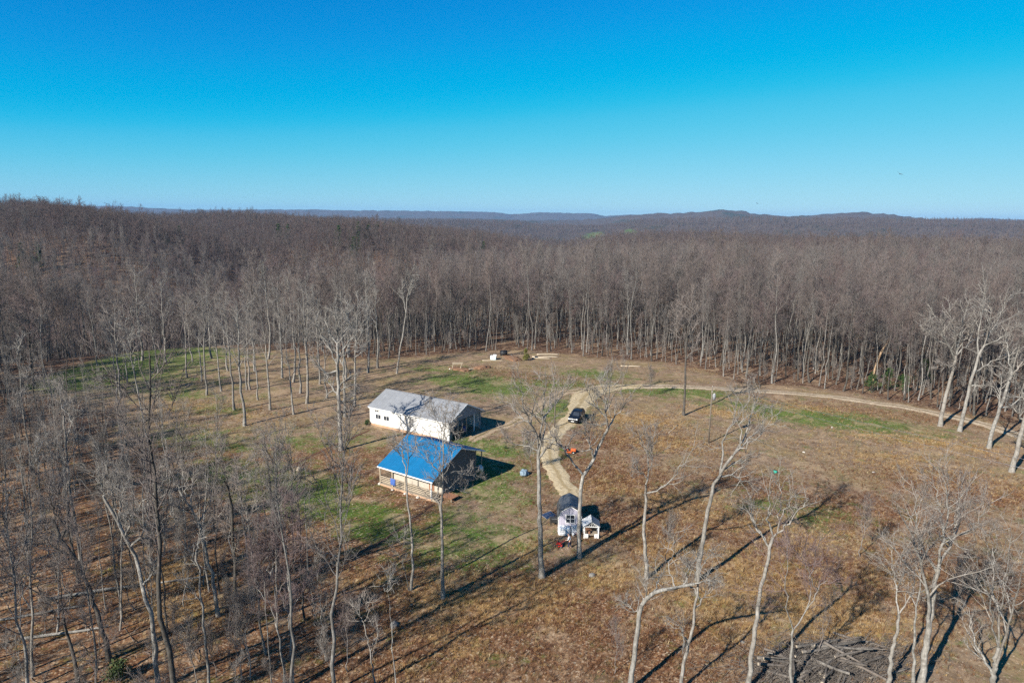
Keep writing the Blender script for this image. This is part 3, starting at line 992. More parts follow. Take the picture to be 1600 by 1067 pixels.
# ------------------------------------------------------------------ single trees traced one by one
HEROES = [
    dict(label='tall straight pale tree with a forked crown, between cabin and shed', r=.30, trunk=[(847, 903), (844, 830), (842, 770), (841, 722), (841, 707)],
         limbs=[[(841, 707), (840, 684), (830, 660), (821, 639), (815, 615), (800, 598)], [(841, 707), (848, 687), (852, 660), (856, 642), (862, 615), (866, 590)], [(842, 712), (845, 668), (849, 635), (852, 605), (853, 580)],
                [(841, 715), (825, 700), (812, 695), (797, 692), (787, 678)], [(842, 716), (856, 700), (868, 690), (878, 680)], [(853, 655), (866, 635), (878, 618), (884, 600)], [(830, 660), (815, 652), (800, 640), (792, 622)]]),
    dict(label='tall tree with a kinked trunk rising directly in front of the small gambrel shed', r=.25, trunk=[(905, 872), (905, 830), (906, 790), (909, 751), (918, 735), (930, 712), (940, 692), (950, 671)],
         limbs=[[(950, 671), (946, 640), (953, 608), (953, 580)], [(909, 751), (895, 722), (880, 702), (869, 687), (856, 668), (850, 655)], [(950, 671), (960, 655), (972, 640), (980, 625)], [(946, 648), (930, 635), (920, 620), (913, 600)],
                [(930, 712), (920, 690), (915, 672)], [(948, 660), (930, 666), (922, 655)], [(948, 655), (945, 620), (935, 592)]]),
    dict(label='slim white-trunked tree before the right end of the blue cabin', r=.19, trunk=[(692, 935), (691, 870), (690, 811), (691, 770), (692, 745), (693, 707), (695, 670), (698, 630)],
         limbs=[[(692, 748), (678, 729), (660, 712), (652, 698)], [(692, 746), (701, 728), (706, 705), (712, 685)], [(692, 770), (705, 762), (720, 766), (728, 765)], [(692, 735), (688, 700), (684, 670), (676, 640)], [(693, 700), (704, 670), (712, 645)],
                [(691, 742), (710, 736), (725, 741), (745, 742)], [(694, 690), (685, 660), (670, 630)], [(690, 800), (683, 775), (686, 750), (685, 725)]]),
    dict(label='slender tree split into two thin stems in front of the blue roof', r=.14, trunk=[(642, 921), (644, 890), (645, 864), (641, 815), (638, 790), (635, 745)],
         limbs=[[(635, 745), (631, 714), (629, 690), (630, 660)], [(635, 745), (640, 711), (639, 676), (641, 645)], [(631, 720), (622, 705), (618, 690)], [(640, 711), (650, 695), (657, 680)]], k=(6, 4, 4)),
    dict(label='thin leaning sapling at the foot of the two-stemmed tree below the cabin', r=.05, name='sapling', trunk=[(639, 922), (632, 890), (627, 860), (620, 835)], limbs=[[(632, 890), (625, 872), (613, 860)], [(627, 860), (632, 845), (634, 832)]], k=(4, 3, 2)),
    dict(label='bare pole-like sapling at the bottom edge, left of the straw patches', r=.05, name='sapling', trunk=[(619, 1072), (613, 1000), (607, 930), (604, 895)], limbs=[[(607, 930), (598, 915), (592, 905)], [(606, 920), (612, 905), (614, 890)]], k=(3, 2, 2)),
    dict(label='small grey tree leaning left at the bottom edge below the trench line', r=.07, name='sapling', trunk=[(587, 1072), (578, 1020), (570, 980)], limbs=[[(570, 980), (563, 965), (555, 950)], [(570, 980), (573, 955), (570, 935)], [(578, 1020), (588, 1000), (590, 980)]], k=(5, 4, 4)),
    dict(label='grey tree with a long side limb reaching right, in the field right of the shed', r=.21, trunk=[(1011, 903), (1008, 860), (1007, 806), (1010, 780), (1009, 757)],
         limbs=[[(1009, 757), (1014, 740), (1012, 715), (1014, 690), (1010, 668)], [(1012, 778), (1030, 765), (1045, 752), (1060, 735), (1075, 715), (1085, 698)], [(1014, 738), (1020, 700), (1024, 675)], [(1010, 750), (1000, 738), (985, 728)], [(1012, 715), (1002, 695), (996, 672)]]),
    dict(label='big pale tree leaning right with a broad crown in front of the utility pole', r=.25, trunk=[(1090, 907), (1094, 860), (1102, 815), (1111, 775), (1120, 750), (1130, 732), (1145, 712)],
         limbs=[[(1145, 712), (1158, 690), (1170, 660), (1180, 630), (1190, 608)], [(1122, 745), (1128, 715), (1130, 690), (1140, 665), (1150, 650), (1138, 620)], [(1145, 712), (1165, 690), (1185, 672), (1200, 650)], [(1155, 695), (1158, 660), (1166, 630), (1172, 600)],
                [(1128, 742), (1145, 745), (1165, 752), (1182, 755)], [(1150, 705), (1175, 690), (1195, 672), (1212, 645)], [(1130, 735), (1150, 722), (1180, 712)]]),
    dict(label='crooked tree at the bottom edge whose trunk bends into a long sideways limb', r=.22, trunk=[(984, 1078), (992, 1010), (999, 960), (1004, 942), (1020, 925), (1045, 918), (1062, 915), (1085, 910)],
         limbs=[[(1002, 948), (1009, 925), (1005, 905)], [(1045, 918), (1046, 890), (1050, 860), (1055, 830)], [(1085, 910), (1100, 905), (1118, 903)], [(1062, 916), (1075, 895), (1085, 870)], [(999, 965), (985, 945), (975, 940)], [(1025, 923), (1030, 900), (1020, 880)]], k=(6, 4, 4), lr=.45),
    dict(label='grey tree at the bottom edge directly below the big right-leaning tree', r=.15, trunk=[(1062, 1078), (1070, 1030), (1080, 990), (1086, 950), (1090, 915)],
         limbs=[[(1090, 915), (1095, 890), (1105, 870), (1110, 850)], [(1078, 1000), (1065, 980), (1055, 975)], [(1086, 950), (1100, 930), (1112, 925)], [(1088, 930), (1075, 905), (1072, 880)]], k=(6, 5, 4)),
    dict(label='leaning tree with upswept fork standing left of the brush pile', r=.2, trunk=[(1168, 1078), (1175, 1020), (1182, 968), (1192, 910), (1204, 858), (1208, 840)],
         limbs=[[(1208, 840), (1221, 828), (1240, 808), (1256, 788), (1262, 775)], [(1204, 858), (1190, 840), (1176, 815), (1172, 790), (1168, 760)], [(1207, 842), (1200, 810), (1202, 775), (1203, 748)], [(1221, 828), (1219, 790), (1218, 760), (1216, 735)], [(1228, 820), (1232, 790), (1238, 760)],
                [(1204, 852), (1188, 835), (1165, 800), (1155, 780)]], k=(5, 3, 3)),
    dict(label='small pale tree forking low into two stems at the left end of the brush pile', r=.14, pink=True, trunk=[(1234, 1078), (1237, 1020), (1239, 985)],
         limbs=[[(1239, 985), (1231, 955), (1226, 930), (1228, 871), (1230, 835)], [(1239, 985), (1255, 965), (1263, 946), (1270, 900), (1272, 870), (1285, 835)], [(1263, 946), (1280, 920), (1305, 890)], [(1268, 910), (1256, 880), (1250, 850)]], k=(8, 6, 5)),
    dict(label='big lichen-grey tree with a wide bushy crown at the right end of the brush pile', r=.27, trunk=[(1439, 1072), (1446, 1010), (1453, 972), (1460, 920), (1467, 885)],
         limbs=[[(1467, 885), (1478, 860), (1488, 841), (1500, 810), (1520, 780)], [(1467, 890), (1470, 850), (1478, 810), (1480, 770), (1480, 735)], [(1465, 900), (1450, 870), (1437, 840), (1432, 800), (1428, 755)], [(1450, 990), (1447, 930), (1440, 880), (1420, 830), (1400, 790)],
                [(1488, 841), (1510, 830), (1530, 810), (1548, 785)], [(1478, 820), (1465, 780), (1455, 740)], [(1484, 850), (1500, 800), (1505, 750)]], k=(8, 6, 5)),
    dict(label='forked grey tree standing in the right part of the brush pile', r=.18, trunk=[(1388, 1072), (1394, 1020), (1402, 985), (1404, 960)],
         limbs=[[(1404, 960), (1400, 920), (1392, 880), (1385, 845)], [(1404, 965), (1418, 940), (1428, 910), (1432, 880)], [(1402, 930), (1410, 890), (1408, 850)]], k=(8, 6, 5)),
    dict(label='straight grey stem close beside the big bushy tree at bottom right', r=.13, trunk=[(1427, 1072), (1428, 1000), (1432, 950), (1440, 900), (1442, 860)], limbs=[[(1440, 900), (1430, 870), (1425, 840)], [(1442, 870), (1452, 845), (1450, 815)], [(1432, 950), (1420, 925), (1412, 905)]], k=(7, 5, 4)),
    dict(label='many-stemmed lichen-grey tree fanning out in the bottom right corner', r=.24, trunk=[(1548, 1080), (1555, 1040), (1560, 1010)],
         limbs=[[(1560, 1010), (1550, 970), (1545, 930), (1530, 890), (1515, 845)], [(1560, 1010), (1563, 960), (1568, 910), (1575, 860), (1580, 820)], [(1555, 1040), (1570, 1000), (1585, 950), (1595, 900), (1605, 850)], [(1552, 1050), (1530, 1015), (1520, 985), (1515, 950)], [(1563, 960), (1550, 915), (1552, 870), (1548, 830)]], k=(8, 6, 5), lr=.6),
    dict(label='stout white-trunked tree beside the road, leftmost of the row at the right edge', r=.38, trunk=[(1469, 665), (1474, 635), (1482, 605), (1490, 575), (1494, 555)],
         limbs=[[(1494, 555), (1500, 530), (1505, 500), (1515, 465)], [(1494, 555), (1480, 535), (1465, 520), (1448, 512)], [(1494, 556), (1510, 540), (1525, 530), (1550, 512)], [(1497, 545), (1490, 515), (1482, 480)], [(1490, 575), (1478, 570), (1466, 572)], [(1495, 550), (1515, 520), (1535, 490)], [(1493, 560), (1475, 525), (1462, 490)]], k=(7, 6, 4)),
    dict(label='white-trunked tree beside the road, second of the row at the right edge', r=.33, trunk=[(1499, 674), (1506, 645), (1513, 615), (1520, 585), (1530, 555), (1538, 540)],
         limbs=[[(1538, 540), (1550, 515), (1565, 490), (1580, 460)], [(1530, 555), (1528, 520), (1535, 480), (1540, 445)], [(1524, 580), (1540, 570), (1560, 560), (1580, 550)], [(1516, 605), (1530, 604), (1537, 600)], [(1538, 540), (1560, 530), (1590, 510)], [(1536, 545), (1545, 510), (1552, 470)]], k=(7, 6, 4)),
    dict(label='white-trunked tree forking low beside the road, third of the row at the right edge', r=.33, trunk=[(1545, 700), (1552, 668), (1562, 640), (1574, 605), (1582, 580)],
         limbs=[[(1582, 580), (1590, 550), (1600, 520), (1605, 475)], [(1582, 580), (1575, 550), (1570, 515)], [(1558, 648), (1563, 610), (1562, 580)], [(1566, 640), (1585, 630), (1605, 610), (1615, 590)], [(1580, 585), (1598, 565), (1620, 550)]], k=(7, 6, 4)),
    dict(label='white-trunked tree cut by the right edge of the picture, nearest of the road row', r=.35, trunk=[(1580, 738), (1590, 700), (1600, 660), (1612, 620), (1620, 590)],
         limbs=[[(1600, 660), (1585, 640), (1570, 630)], [(1620, 590), (1610, 550), (1600, 515)], [(1620, 590), (1640, 550), (1650, 510)], [(1606, 640), (1590, 600), (1580, 570)]], k=(7, 6, 4)),
    dict(label='tall lone tree on the grass just left of the utility pole', r=.23, dark=True, trunk=[(1068, 648), (1070, 610), (1071, 580), (1072, 550), (1074, 520)],
         limbs=[[(1072, 550), (1062, 525), (1055, 495)], [(1074, 520), (1078, 490), (1080, 455)], [(1072, 560), (1082, 545), (1094, 525)], [(1074, 525), (1066, 495), (1064, 465)], [(1073, 530), (1088, 505), (1092, 480)]], k=(7, 5, 4)),
    dict(label='large spreading tree with many short side limbs left of the white barn', r=.33, trunk=[(533, 704), (531, 665), (529, 625), (528, 590), (528, 555), (528, 530)],
         limbs=[[(528, 530), (526, 505), (520, 475)], [(529, 570), (515, 545), (500, 520), (493, 498)], [(528, 585), (508, 583), (498, 570), (488, 552)], [(528, 560), (545, 535), (562, 512)], [(529, 600), (545, 590), (560, 588)], [(529, 620), (515, 600), (510, 585)], [(530, 630), (548, 622), (562, 615)],
                [(528, 545), (540, 520), (545, 490)], [(528, 540), (512, 515), (506, 485)], [(528, 560), (548, 550), (570, 548)], [(530, 640), (542, 645), (556, 640)], [(530, 612), (550, 602), (566, 604)]], k=(7, 5, 3)),
    dict(label='dark tree standing close behind the large spreading tree beside the barn', r=.24, trunk=[(539, 651), (538, 610), (537, 580), (537, 545)], limbs=[[(537, 545), (532, 515), (530, 485)], [(537, 560), (548, 535), (553, 505)], [(537, 550), (541, 520), (543, 485)], [(537, 570), (525, 550), (518, 530)]], k=(7, 5, 4)),
    dict(label='grey tree on the grass near the back left corner of the white barn', r=.24, trunk=[(554, 634), (555, 600), (555, 560), (556, 530)], limbs=[[(556, 530), (550, 505), (548, 475)], [(556, 540), (566, 515), (572, 485)], [(556, 530), (558, 495), (560, 465)], [(555, 560), (570, 545), (580, 525)]], k=(7, 5, 4)),
    dict(label='slanting white trunk leaning right at the forest edge behind the barn', r=.2, trunk=[(620, 584), (624, 550), (630, 520), (634, 490), (636, 465)], limbs=[[(634, 490), (630, 465), (628, 440)], [(636, 465), (642, 440), (645, 420)], [(636, 470), (645, 450), (655, 435)]], k=(7, 5, 4)),
    # wood on the near left
    dict(label='bent dark tree at bottom left whose top arches to the left edge', r=.2, dark=True, trunk=[(123, 1078), (117, 1028), (106, 995), (98, 952), (89, 939), (61, 927), (40, 912), (15, 890)],
         limbs=[[(106, 995), (92, 968), (84, 945), (75, 940)], [(89, 939), (92, 905), (85, 880)], [(61, 927), (55, 900), (40, 880)], [(98, 952), (112, 930), (118, 905)], [(40, 912), (25, 915), (5, 905)]], k=(7, 5, 4)),
    dict(label='dark tree leaning strongly left beside the green shrub at bottom left', r=.26, dark=True, trunk=[(171, 1030), (160, 982), (147, 939), (132, 900), (117, 869), (95, 841), (83, 811)],
         limbs=[[(113, 863), (77, 853), (46, 847), (25, 835)], [(95, 841), (104, 817), (107, 798), (112, 775)], [(83, 811), (80, 790), (77, 765), (66, 745)], [(132, 900), (118, 890), (100, 885)], [(100, 848), (85, 835), (60, 825)], [(83, 811), (92, 790), (92, 755)]], k=(7, 5, 4)),
    dict(label='tall straight grey tree behind the strongly leaning dark tree on the left', r=.19, trunk=[(127, 882), (118, 817), (110, 777), (107, 740), (103, 690), (100, 650)], limbs=[[(107, 740), (95, 715), (90, 690)], [(103, 690), (112, 660), (115, 635)], [(100, 650), (95, 625), (96, 600)], [(105, 720), (118, 700), (122, 675)]], k=(6, 5, 4)),
    dict(label='pale-branched tree leaning left with a fan of white limbs, lower left', r=.23, trunk=[(248, 1078), (242, 1016), (236, 967), (224, 924), (212, 872), (196, 838), (184, 817), (163, 780)],
         limbs=[[(212, 853), (227, 829), (230, 786), (236, 755)], [(196, 836), (212, 801), (239, 774), (250, 762)], [(190, 825), (178, 771), (170, 745)], [(205, 855), (225, 840), (250, 828)], [(163, 780), (155, 755), (140, 735)], [(184, 817), (188, 785), (195, 755)], [(224, 924), (238, 900), (245, 870)]], k=(7, 5, 4)),
    dict(label='dark upright tree with a forked top in the middle of the left wood', r=.2, dark=True, trunk=[(372, 995), (369, 930), (366, 865), (361, 786), (351, 752)], limbs=[[(351, 752), (348, 725), (345, 700)], [(361, 786), (368, 755), (366, 725)], [(366, 865), (380, 830), (400, 815)], [(363, 830), (350, 805), (346, 780)], [(366, 850), (355, 835), (348, 815)]], k=(7, 5, 3)),
    dict(label='lichen-grey tree leaning left, next left of the dark upright tree', r=.22, trunk=[(341, 962), (332, 910), (323, 865), (309, 813), (296, 789), (282, 769)], limbs=[[(282, 769), (270, 745), (262, 725)], [(296, 789), (300, 755), (302, 725)], [(309, 813), (325, 790), (330, 765)], [(300, 800), (285, 795), (270, 785)], [(290, 780), (288, 750), (285, 725)]], k=(8, 5, 4)),
    dict(label='slim tree with a low left branch at the bottom edge of the left wood', r=.14, trunk=[(327, 1078), (322, 1010), (316, 954), (311, 893), (307, 862)], limbs=[[(312, 945), (300, 920), (290, 908)], [(311, 893), (300, 875), (297, 855)], [(307, 862), (312, 840), (310, 820)]], k=(5, 4, 3)),
    dict(label='thin pale tree right of the dark upright tree in the left wood', r=.1, trunk=[(392, 936), (385, 851), (378, 789), (376, 752)], limbs=[[(378, 789), (370, 765), (372, 740)], [(376, 752), (384, 730), (388, 712)], [(382, 820), (392, 800), (396, 780)]], k=(5, 4, 3)),
    dict(label='thin pink-twigged tree at the bottom edge, leftmost of the pink clump', r=.09, pink=True, trunk=[(425, 1078), (420, 1010), (416, 948), (411, 886), (408, 850)], limbs=[[(416, 948), (402, 920), (396, 895)], [(411, 886), (420, 860), (424, 835)], [(413, 910), (400, 885), (395, 860)]], k=(8, 6, 4)),
    dict(label='pink-twigged tree in the middle of the pink clump left of the clearing', r=.12, pink=True, trunk=[(446, 1078), (440, 1025), (433, 975), (426, 893), (424, 840)], limbs=[[(433, 975), (420, 940), (415, 900)], [(426, 893), (415, 860), (412, 825)], [(426, 893), (438, 860), (442, 820)], [(430, 930), (448, 900), (455, 870)]], k=(9, 6, 5)),
    dict(label='pink-twigged tree with a double stem, rightmost of the pink clump', r=.12, pink=True, trunk=[(458, 1072), (456, 1010), (454, 955), (449, 893), (446, 830), (444, 790)], limbs=[[(454, 955), (470, 930), (480, 905)], [(449, 893), (462, 860), (470, 830)], [(446, 830), (438, 800), (434, 775)], [(446, 840), (460, 810), (466, 785)], [(456, 1000), (448, 960), (440, 930)]], k=(9, 6, 5)),
    dict(label='dark-topped tree standing just behind the pink clump', r=.16, dark=True, trunk=[(438, 922), (435, 865), (425, 796), (419, 727)], limbs=[[(425, 796), (416, 770), (412, 745)], [(422, 760), (432, 740), (438, 722)], [(419, 727), (416, 705), (420, 690)], [(428, 815), (440, 790), (444, 765)]], k=(6, 4, 3)),
    dict(label='straight grey tree near the left edge, below the green strip', r=.17, trunk=[(50, 742), (45, 700), (39, 660), (33, 616), (31, 580)], limbs=[[(39, 660), (30, 635), (28, 610)], [(33, 616), (42, 600), (44, 575)], [(31, 580), (26, 560), (28, 535)]], k=(6, 5, 3)),
    dict(label='broad old oak with crooked dark limbs at the near end of the green strip', r=.36, dark=True, trunk=[(53, 602), (51, 580), (49, 562), (48, 552)], limbs=[[(48, 552), (38, 535), (28, 525), (18, 515)], [(48, 552), (60, 535), (70, 520), (80, 505)], [(48, 552), (46, 525), (44, 495)], [(49, 556), (65, 550), (78, 540)], [(40, 538), (30, 510), (26, 490)], [(48, 548), (55, 515), (60, 490)]], k=(8, 6, 4)),
    dict(label='tall slanting pale tree alone on the grass at the edge of the left wood', r=.17, trunk=[(236, 723), (228, 685), (219, 635), (211, 590), (204, 545)], limbs=[[(211, 590), (203, 560), (198, 535)], [(204, 545), (198, 520), (194, 490)], [(206, 560), (214, 535), (218, 505)], [(204, 545), (206, 515), (205, 485)]], k=(5, 4, 3)),
]


def plant_copy(name, stock, x, y, s, rz, label, group, tilt=(0, 0), cat='tree', squash=1.0):
    o = thing(name, label, cat, (x, y, gz(x, y) - .02), 0, group)
    o.rotation_euler = (tilt[0], tilt[1], rz)
    o.scale = (s * squash, s * squash, s)
    link('trunk', stock[0], o)
    link('crown', stock[1], o)
    HERO_SPOTS.append((x, y))
    return o


for q, h in enumerate(HEROES):
    rg = np.random.default_rng(500 + q)
    b = G(*h['trunk'][0])
    if h['trunk'][0][0] < 500:
        h['r'] *= .8
    z0 = gz(b[0], b[1])
    Yb = b[1]
    slant = math.hypot(Yb, CAM_H)

    def wpt(p, dep):
        w = PV(p[0], p[1], Yb + dep)
        return w - np.array([b[0], b[1], 0])
    root = thing(h.get('name', 'bare_tree'), h['label'], 'tree', (b[0], b[1], z0), 0, None)
    HERO_SPOTS.append((b[0], b[1]))
    nt = 16
    tp = resample([wpt(p, rg.normal(0, .12) * k) for k, p in enumerate(h['trunk'])], nt)
    tp[2:-1] += rg.normal(0, .05, (nt - 3, 3)) * np.array([1, 1, .2])
    tp[0, 2] = -.3
    forked = any(math.hypot(l[0][0] - h['trunk'][-1][0], l[0][1] - h['trunk'][-1][1]) < 8 for l in h['limbs'])
    tr = rad_trunk(h['r'], nt, .55 if forked else .1)
    bm_, tw_ = (M_BARK_DARK if h.get('dark') else M_BARK), (M_TWIG_PINK if h.get('pink') else M_TWIG)
    g = Geo()
    g.tubes(tp[None], tr[None], 10)
    link('trunk', g.mesh('trunk', [bm_, tw_]), root)
    limbs = []
    tot = np.linalg.norm(np.diff(tp, axis=0), axis=1).sum()
    for k, lp in enumerate(h['limbs']):
        dep = rg.uniform(-1, 1)
        dep = (1 if dep > 0 else -1) * (0.25 + .75 * abs(dep))
        ext = math.hypot(lp[-1][0] - lp[0][0], lp[-1][1] - lp[0][1]) * slant / F_PX * .55
        raw = [wpt(p, dep * ext * (m / max(1, len(lp) - 1)) ** 1.2) for m, p in enumerate(lp)]
        # start exactly on the nearest point of the trunk, or of an earlier limb
        cand = np.vstack([tp] + [l[0][:7] for l in limbs])
        crad = np.concatenate([tr] + [l[1][:7] for l in limbs])
        m = int(np.argmin(np.linalg.norm(cand - raw[0], axis=1)))
        raw = [cand[m]] + raw[1:]
        p = resample(raw, 12)
        p[2:] += rg.normal(0, .09, (10, 3))
        r0 = min(max(crad[m] * h.get('lr', .72), h['r'] * .3, .03), h['r'] * .6)
        limbs.append((p, r0 * np.linspace(1, .16, 12)))
        g = Geo()
        g.tubes(p[None], limbs[-1][1][None], 7)
        link('limb', g.mesh('limb', [bm_, tw_]), root)
    g = Geo()
    k2, k3, k4 = h.get('k', (7, 5, 4))
    top = (resample(tp[-5:], 12), np.interp(np.linspace(0, 1, 12), np.linspace(0, 1, 5), tr[-5:] * .8))
    crown_from(rg, g, limbs + ([top] if not forked else []), k2 + 2, k3 + 1, k4, r_twig=.0115 * slant / 75)
    link('crown', g.mesh('crown', [M_TWIG_PINK if h.get('pink') else (M_TWIG if h.get('dark') else M_LIMB), tw_]), root)

# ordinary single trees on the grassy left side of the clearing: foot, lean, size
PARK = [(382, 665, -.02, 1.0, 1), (366, 641, -.01, .98, 0), (323, 617, -.05, .95, 3), (346, 611, -.03, .95, 2), (386, 609, -.02, .85, 4), (391, 609, .01, .85, 0), (403, 625, -.03, .85, 2), (422, 641, -.01, .95, 6), (459, 648, -.12, .85, 4), (458, 597, -.01, 1, 5), (469, 615, .0, .95, 0),
        (479, 631, .0, 1.0, 7), (419, 561, 0, 1.05, 5), (315, 596, -.1, .8, 4), (301, 565, -.08, .9, 2), (331, 560, 0, .95, 1), (260, 567, -.02, 1, 0), (247, 583, -.06, .85, 4), (222, 563, -.01, 1.05, 1), (183, 627, -.06, .9, 2), (189, 619, -.05, .95, 0), (199, 598, -.02, .7, 4),
        (152, 571, -.02, .9, 2), (70, 599, -.04, .75, 4), (441, 590, .02, 1, 6), (500, 600, -.02, .95, 0), (511, 622, 0, .9, 2), (575, 582, .02, 1, 1), (590, 575, .01, 1, 5), (480, 575, 0, 1, 3), (356, 580, -.03, .9, 6), (292, 590, -.04, .85, 0), (540, 590, 0, .95, 7), (398, 580, 0, .95, 3)]
ORD = ['', 'first', 'second', 'third', 'fourth', 'fifth', 'sixth', 'seventh', 'eighth', 'ninth', 'tenth', 'eleventh', 'twelfth', 'thirteenth', 'fourteenth', 'fifteenth', 'sixteenth', 'seventeenth', 'eighteenth', 'nineteenth']
TENS = {20: ('twenty', 'twentieth'), 30: ('thirty', 'thirtieth'), 40: ('forty', 'fortieth'), 50: ('fifty', 'fiftieth'), 60: ('sixty', 'sixtieth'), 70: ('seventy', 'seventieth'), 80: ('eighty', 'eightieth'), 90: ('ninety', 'ninetieth')}


def nth(n):
    if n < 20:
        return ORD[n]
    t = n // 10 * 10
    return TENS[t][1] if n % 10 == 0 else TENS[t][0] + '-' + ORD[n % 10]


rg = np.random.default_rng(77)
for k, (px, py, ln, s, q) in enumerate(sorted(PARK)):
    b = G(px, py)
    plant_copy('bare_tree', PARK_STOCK[q % 6], b[0], b[1], s * .97, rg.uniform(0, 6.28), 'slim tree on the open grass left of the barn, %s from the left' % nth(k + 1), 'trees on the grass left of the barn', (rg.normal(0, .01), ln * .9))

# small trees on the grass near the drive and in the field
SMALL = [(971, 616, 1.0, 2, 'small bushy tree beside the bend where the drive leaves the road'), (1013, 619, .8, 3, 'small twiggy tree right of the road bend, beside the grass verge'), (830, 735, .9, 0, 'short leafless sapling beside the blue-grey tarp bundle'),
         (1040, 880, .85, 0, 'thin sapling between the two trees in the field right of the shed'), (948, 612, .7, 1, 'little pinkish sapling just inside the drive entrance'), (1280, 1030, .6, 2, 'sapling growing up through the brush pile'),
         (1345, 870, .8, 1, 'bushy sapling in the brown field above the brush pile'), (545, 1050, .75, 1, 'pinkish sapling at the bottom edge beside the small leaning tree'), (1500, 960, .8, 3, 'sapling between the bushy tree and the many-stemmed tree at right'),
         (376, 1062, .8, 1, 'short pink sapling at the bottom edge left of the pink clump'), (338, 1058, .75, 0, 'short grey sapling at the bottom edge beside the low-branched tree'), (960, 1050, .55, 1, 'low pale sapling bush at the bottom edge beside the crooked tree')]
for px, py, s, q, lab in SMALL:
    b = G(px, py)
    plant_copy('sapling', SAPLING[q], b[0], b[1], s, rg.uniform(0, 6.28), lab, 'saplings in the open ground', (0, 0))

# trees of the wood itself, those that show largest
hs_ = np.array(HERO_SPOTS)
dmin = np.full(nx.shape, 1e9)
for hx, hy in hs_:
    dmin = np.minimum(dmin, np.hypot(nx - hx, ny - hy))
score = np.where(dmin < 2.2, 1e9, score)
order = np.argsort(score)
chosen = order[:212]
chosen = chosen[score[chosen] < 1e8]
gone = (dmin < 2.2)
rows = {}
for c in chosen:
    px = pp[c, 0]
    if leftwood[c]:
        key = ('the wood on the near left', 'trees of the near left wood')
    elif px < 560:
        key = ('the far wood left of the barn', 'trees of the wood behind the green strip')
    elif px < 1150:
        key = ('the forest edge behind the clearing', 'trees of the forest edge behind the clearing')
    else:
        key = ('the forest edge above the road', 'trees of the forest edge above the road')
    rows.setdefault(key, []).append(c)
rg = np.random.default_rng(78)
SIZE = ['slim', 'tall', 'thin', 'broad', 'short', 'tall', 'straight', 'wide-crowned']
for (where, grp), cs in rows.items():
    cs.sort(key=lambda c: pp[c, 0])
    for k, c in enumerate(cs):
        q = int(rg.integers(0, len(STOCK)))
        s = float(np.clip(rg.normal(.93, .13), .6, 1.15))
        if leftwood[c]:
            s *= .72 if pp[c, 1] > 800 else .58
        plant_copy('bare_tree', LEFT_STOCK[q % 6] if leftwood[c] else STOCK[q], nx[c], ny[c], s, rg.uniform(0, 6.28), '%s bare tree in %s, %s from the left' % ('slim grey' if leftwood[c] else SIZE[q], where, nth(k + 1)), grp, (rg.normal(0, .035), rg.normal(0, .035)), squash=.9 if leftwood[c] else 1.0)
rest = np.ones(nx.shape, bool)
rest[chosen] = False
rest &= ~gone & ~((nx > -12) & (ny < 70)) & (np.hypot(nx, ny) > 47)

# the mass of the forest behind
rg = np.random.default_rng(12)
wx, wy = nx[rest], ny[rest]
mx, my = jitter_grid(rg, 4.1, 520, 56, 300)
ax, ay = np.concatenate([wx, mx]), np.concatenate([wy, my])
cl_ = np.sin(ax * .06 + 1) * np.sin(ay * .05) * .09
scatter('forest', [joined('forest_tree', s) for s in STOCK], np.stack([ax, ay, hgt(ax, ay) - .1], 1), (np.clip(rg.normal(.9, .16, len(ax)), .4, 1.25) + cl_) * (1 - .17 * sm(200, 330, np.hypot(ax, ay))), .03, None, 'dense leafless grey-brown forest behind the clearing', 'forest', 21)
mx, my = jitter_grid(rg, 5.0, 1250, 48, 520)
scatter('distant_forest', FAR, np.stack([mx, my, hgt(mx, my) - .2], 1), np.clip(rg.normal(.78, .15, len(mx)), .4, 1.2) + .1 * np.sin(mx * .04) * np.sin(my * .033), .03, None, 'distant leafless woodland running to the ridge line', 'forest', 22)
n_ = 52000
aa = np.radians(rg.uniform(-43, 43, n_))
rv = np.sqrt(rg.uniform(1250 ** 2, 5600 ** 2, n_) * .4 + rg.uniform(1250 ** 2, 3200 ** 2, n_) * .6)
mx, my = rv * np.sin(aa), rv * np.cos(aa)
fk = np.ones(n_, bool)
for px, R_, ra, rw in [(890, 3500, 1.3, 420), (925, 2300, .9, 260), (950, 3300, 1.0, 320), (1200, 3600, .7, 250), (830, 3700, .9, 350), (1330, 3600, .5, 220), (980, 2350, .6, 160)]:
    a0 = math.degrees(math.atan2(px - 800, F_PX))
    fk &= (((np.degrees(aa) - a0) / ra) ** 2 + ((rv - R_) / rw) ** 2) > 1
mx, my = mx[fk], my[fk]
scatter('hill_forest', VFAR, np.stack([mx, my, hgt(mx, my) - 1.5], 1), rg.uniform(.75, 1.1, len(mx)), .03, None, 'hazy woods covering the far hills', 'forest', 23)
# understorey saplings in the near wood
ux, uy = jitter_grid(rg, 5.2, 260, 52, 42)
k = ~inside(OPEN, ux, uy) & (edge_dist(OPEN, ux, uy) > 1)
sd2 = np.full(ux.shape, 1e9)
for m in range(len(strip_c) - 1):
    for t in np.linspace(0, 1, 12):
        c = strip_c[m] * (1 - t) + strip_c[m + 1] * t
        sd2 = np.minimum(sd2, np.hypot(ux - c[0], uy - c[1]))
rd2 = np.full(ux.shape, 1e9)
for c in road_c[::2]:
    rd2 = np.minimum(rd2, np.hypot(ux - c[0], uy - c[1]))
k &= (sd2 > 8) & (rd2 > 4)
ux, uy = ux[k], uy[k]
vx, vy = jitter_grid(rg, 2.5, 120, 52, 44)
k = ~inside(OPEN, vx, vy) & (vx < -6) & (vy < 112) & (rg.uniform(0, 1, vx.shape) < .2)
ux, uy = np.concatenate([ux, vx[k]]), np.concatenate([uy, vy[k]])
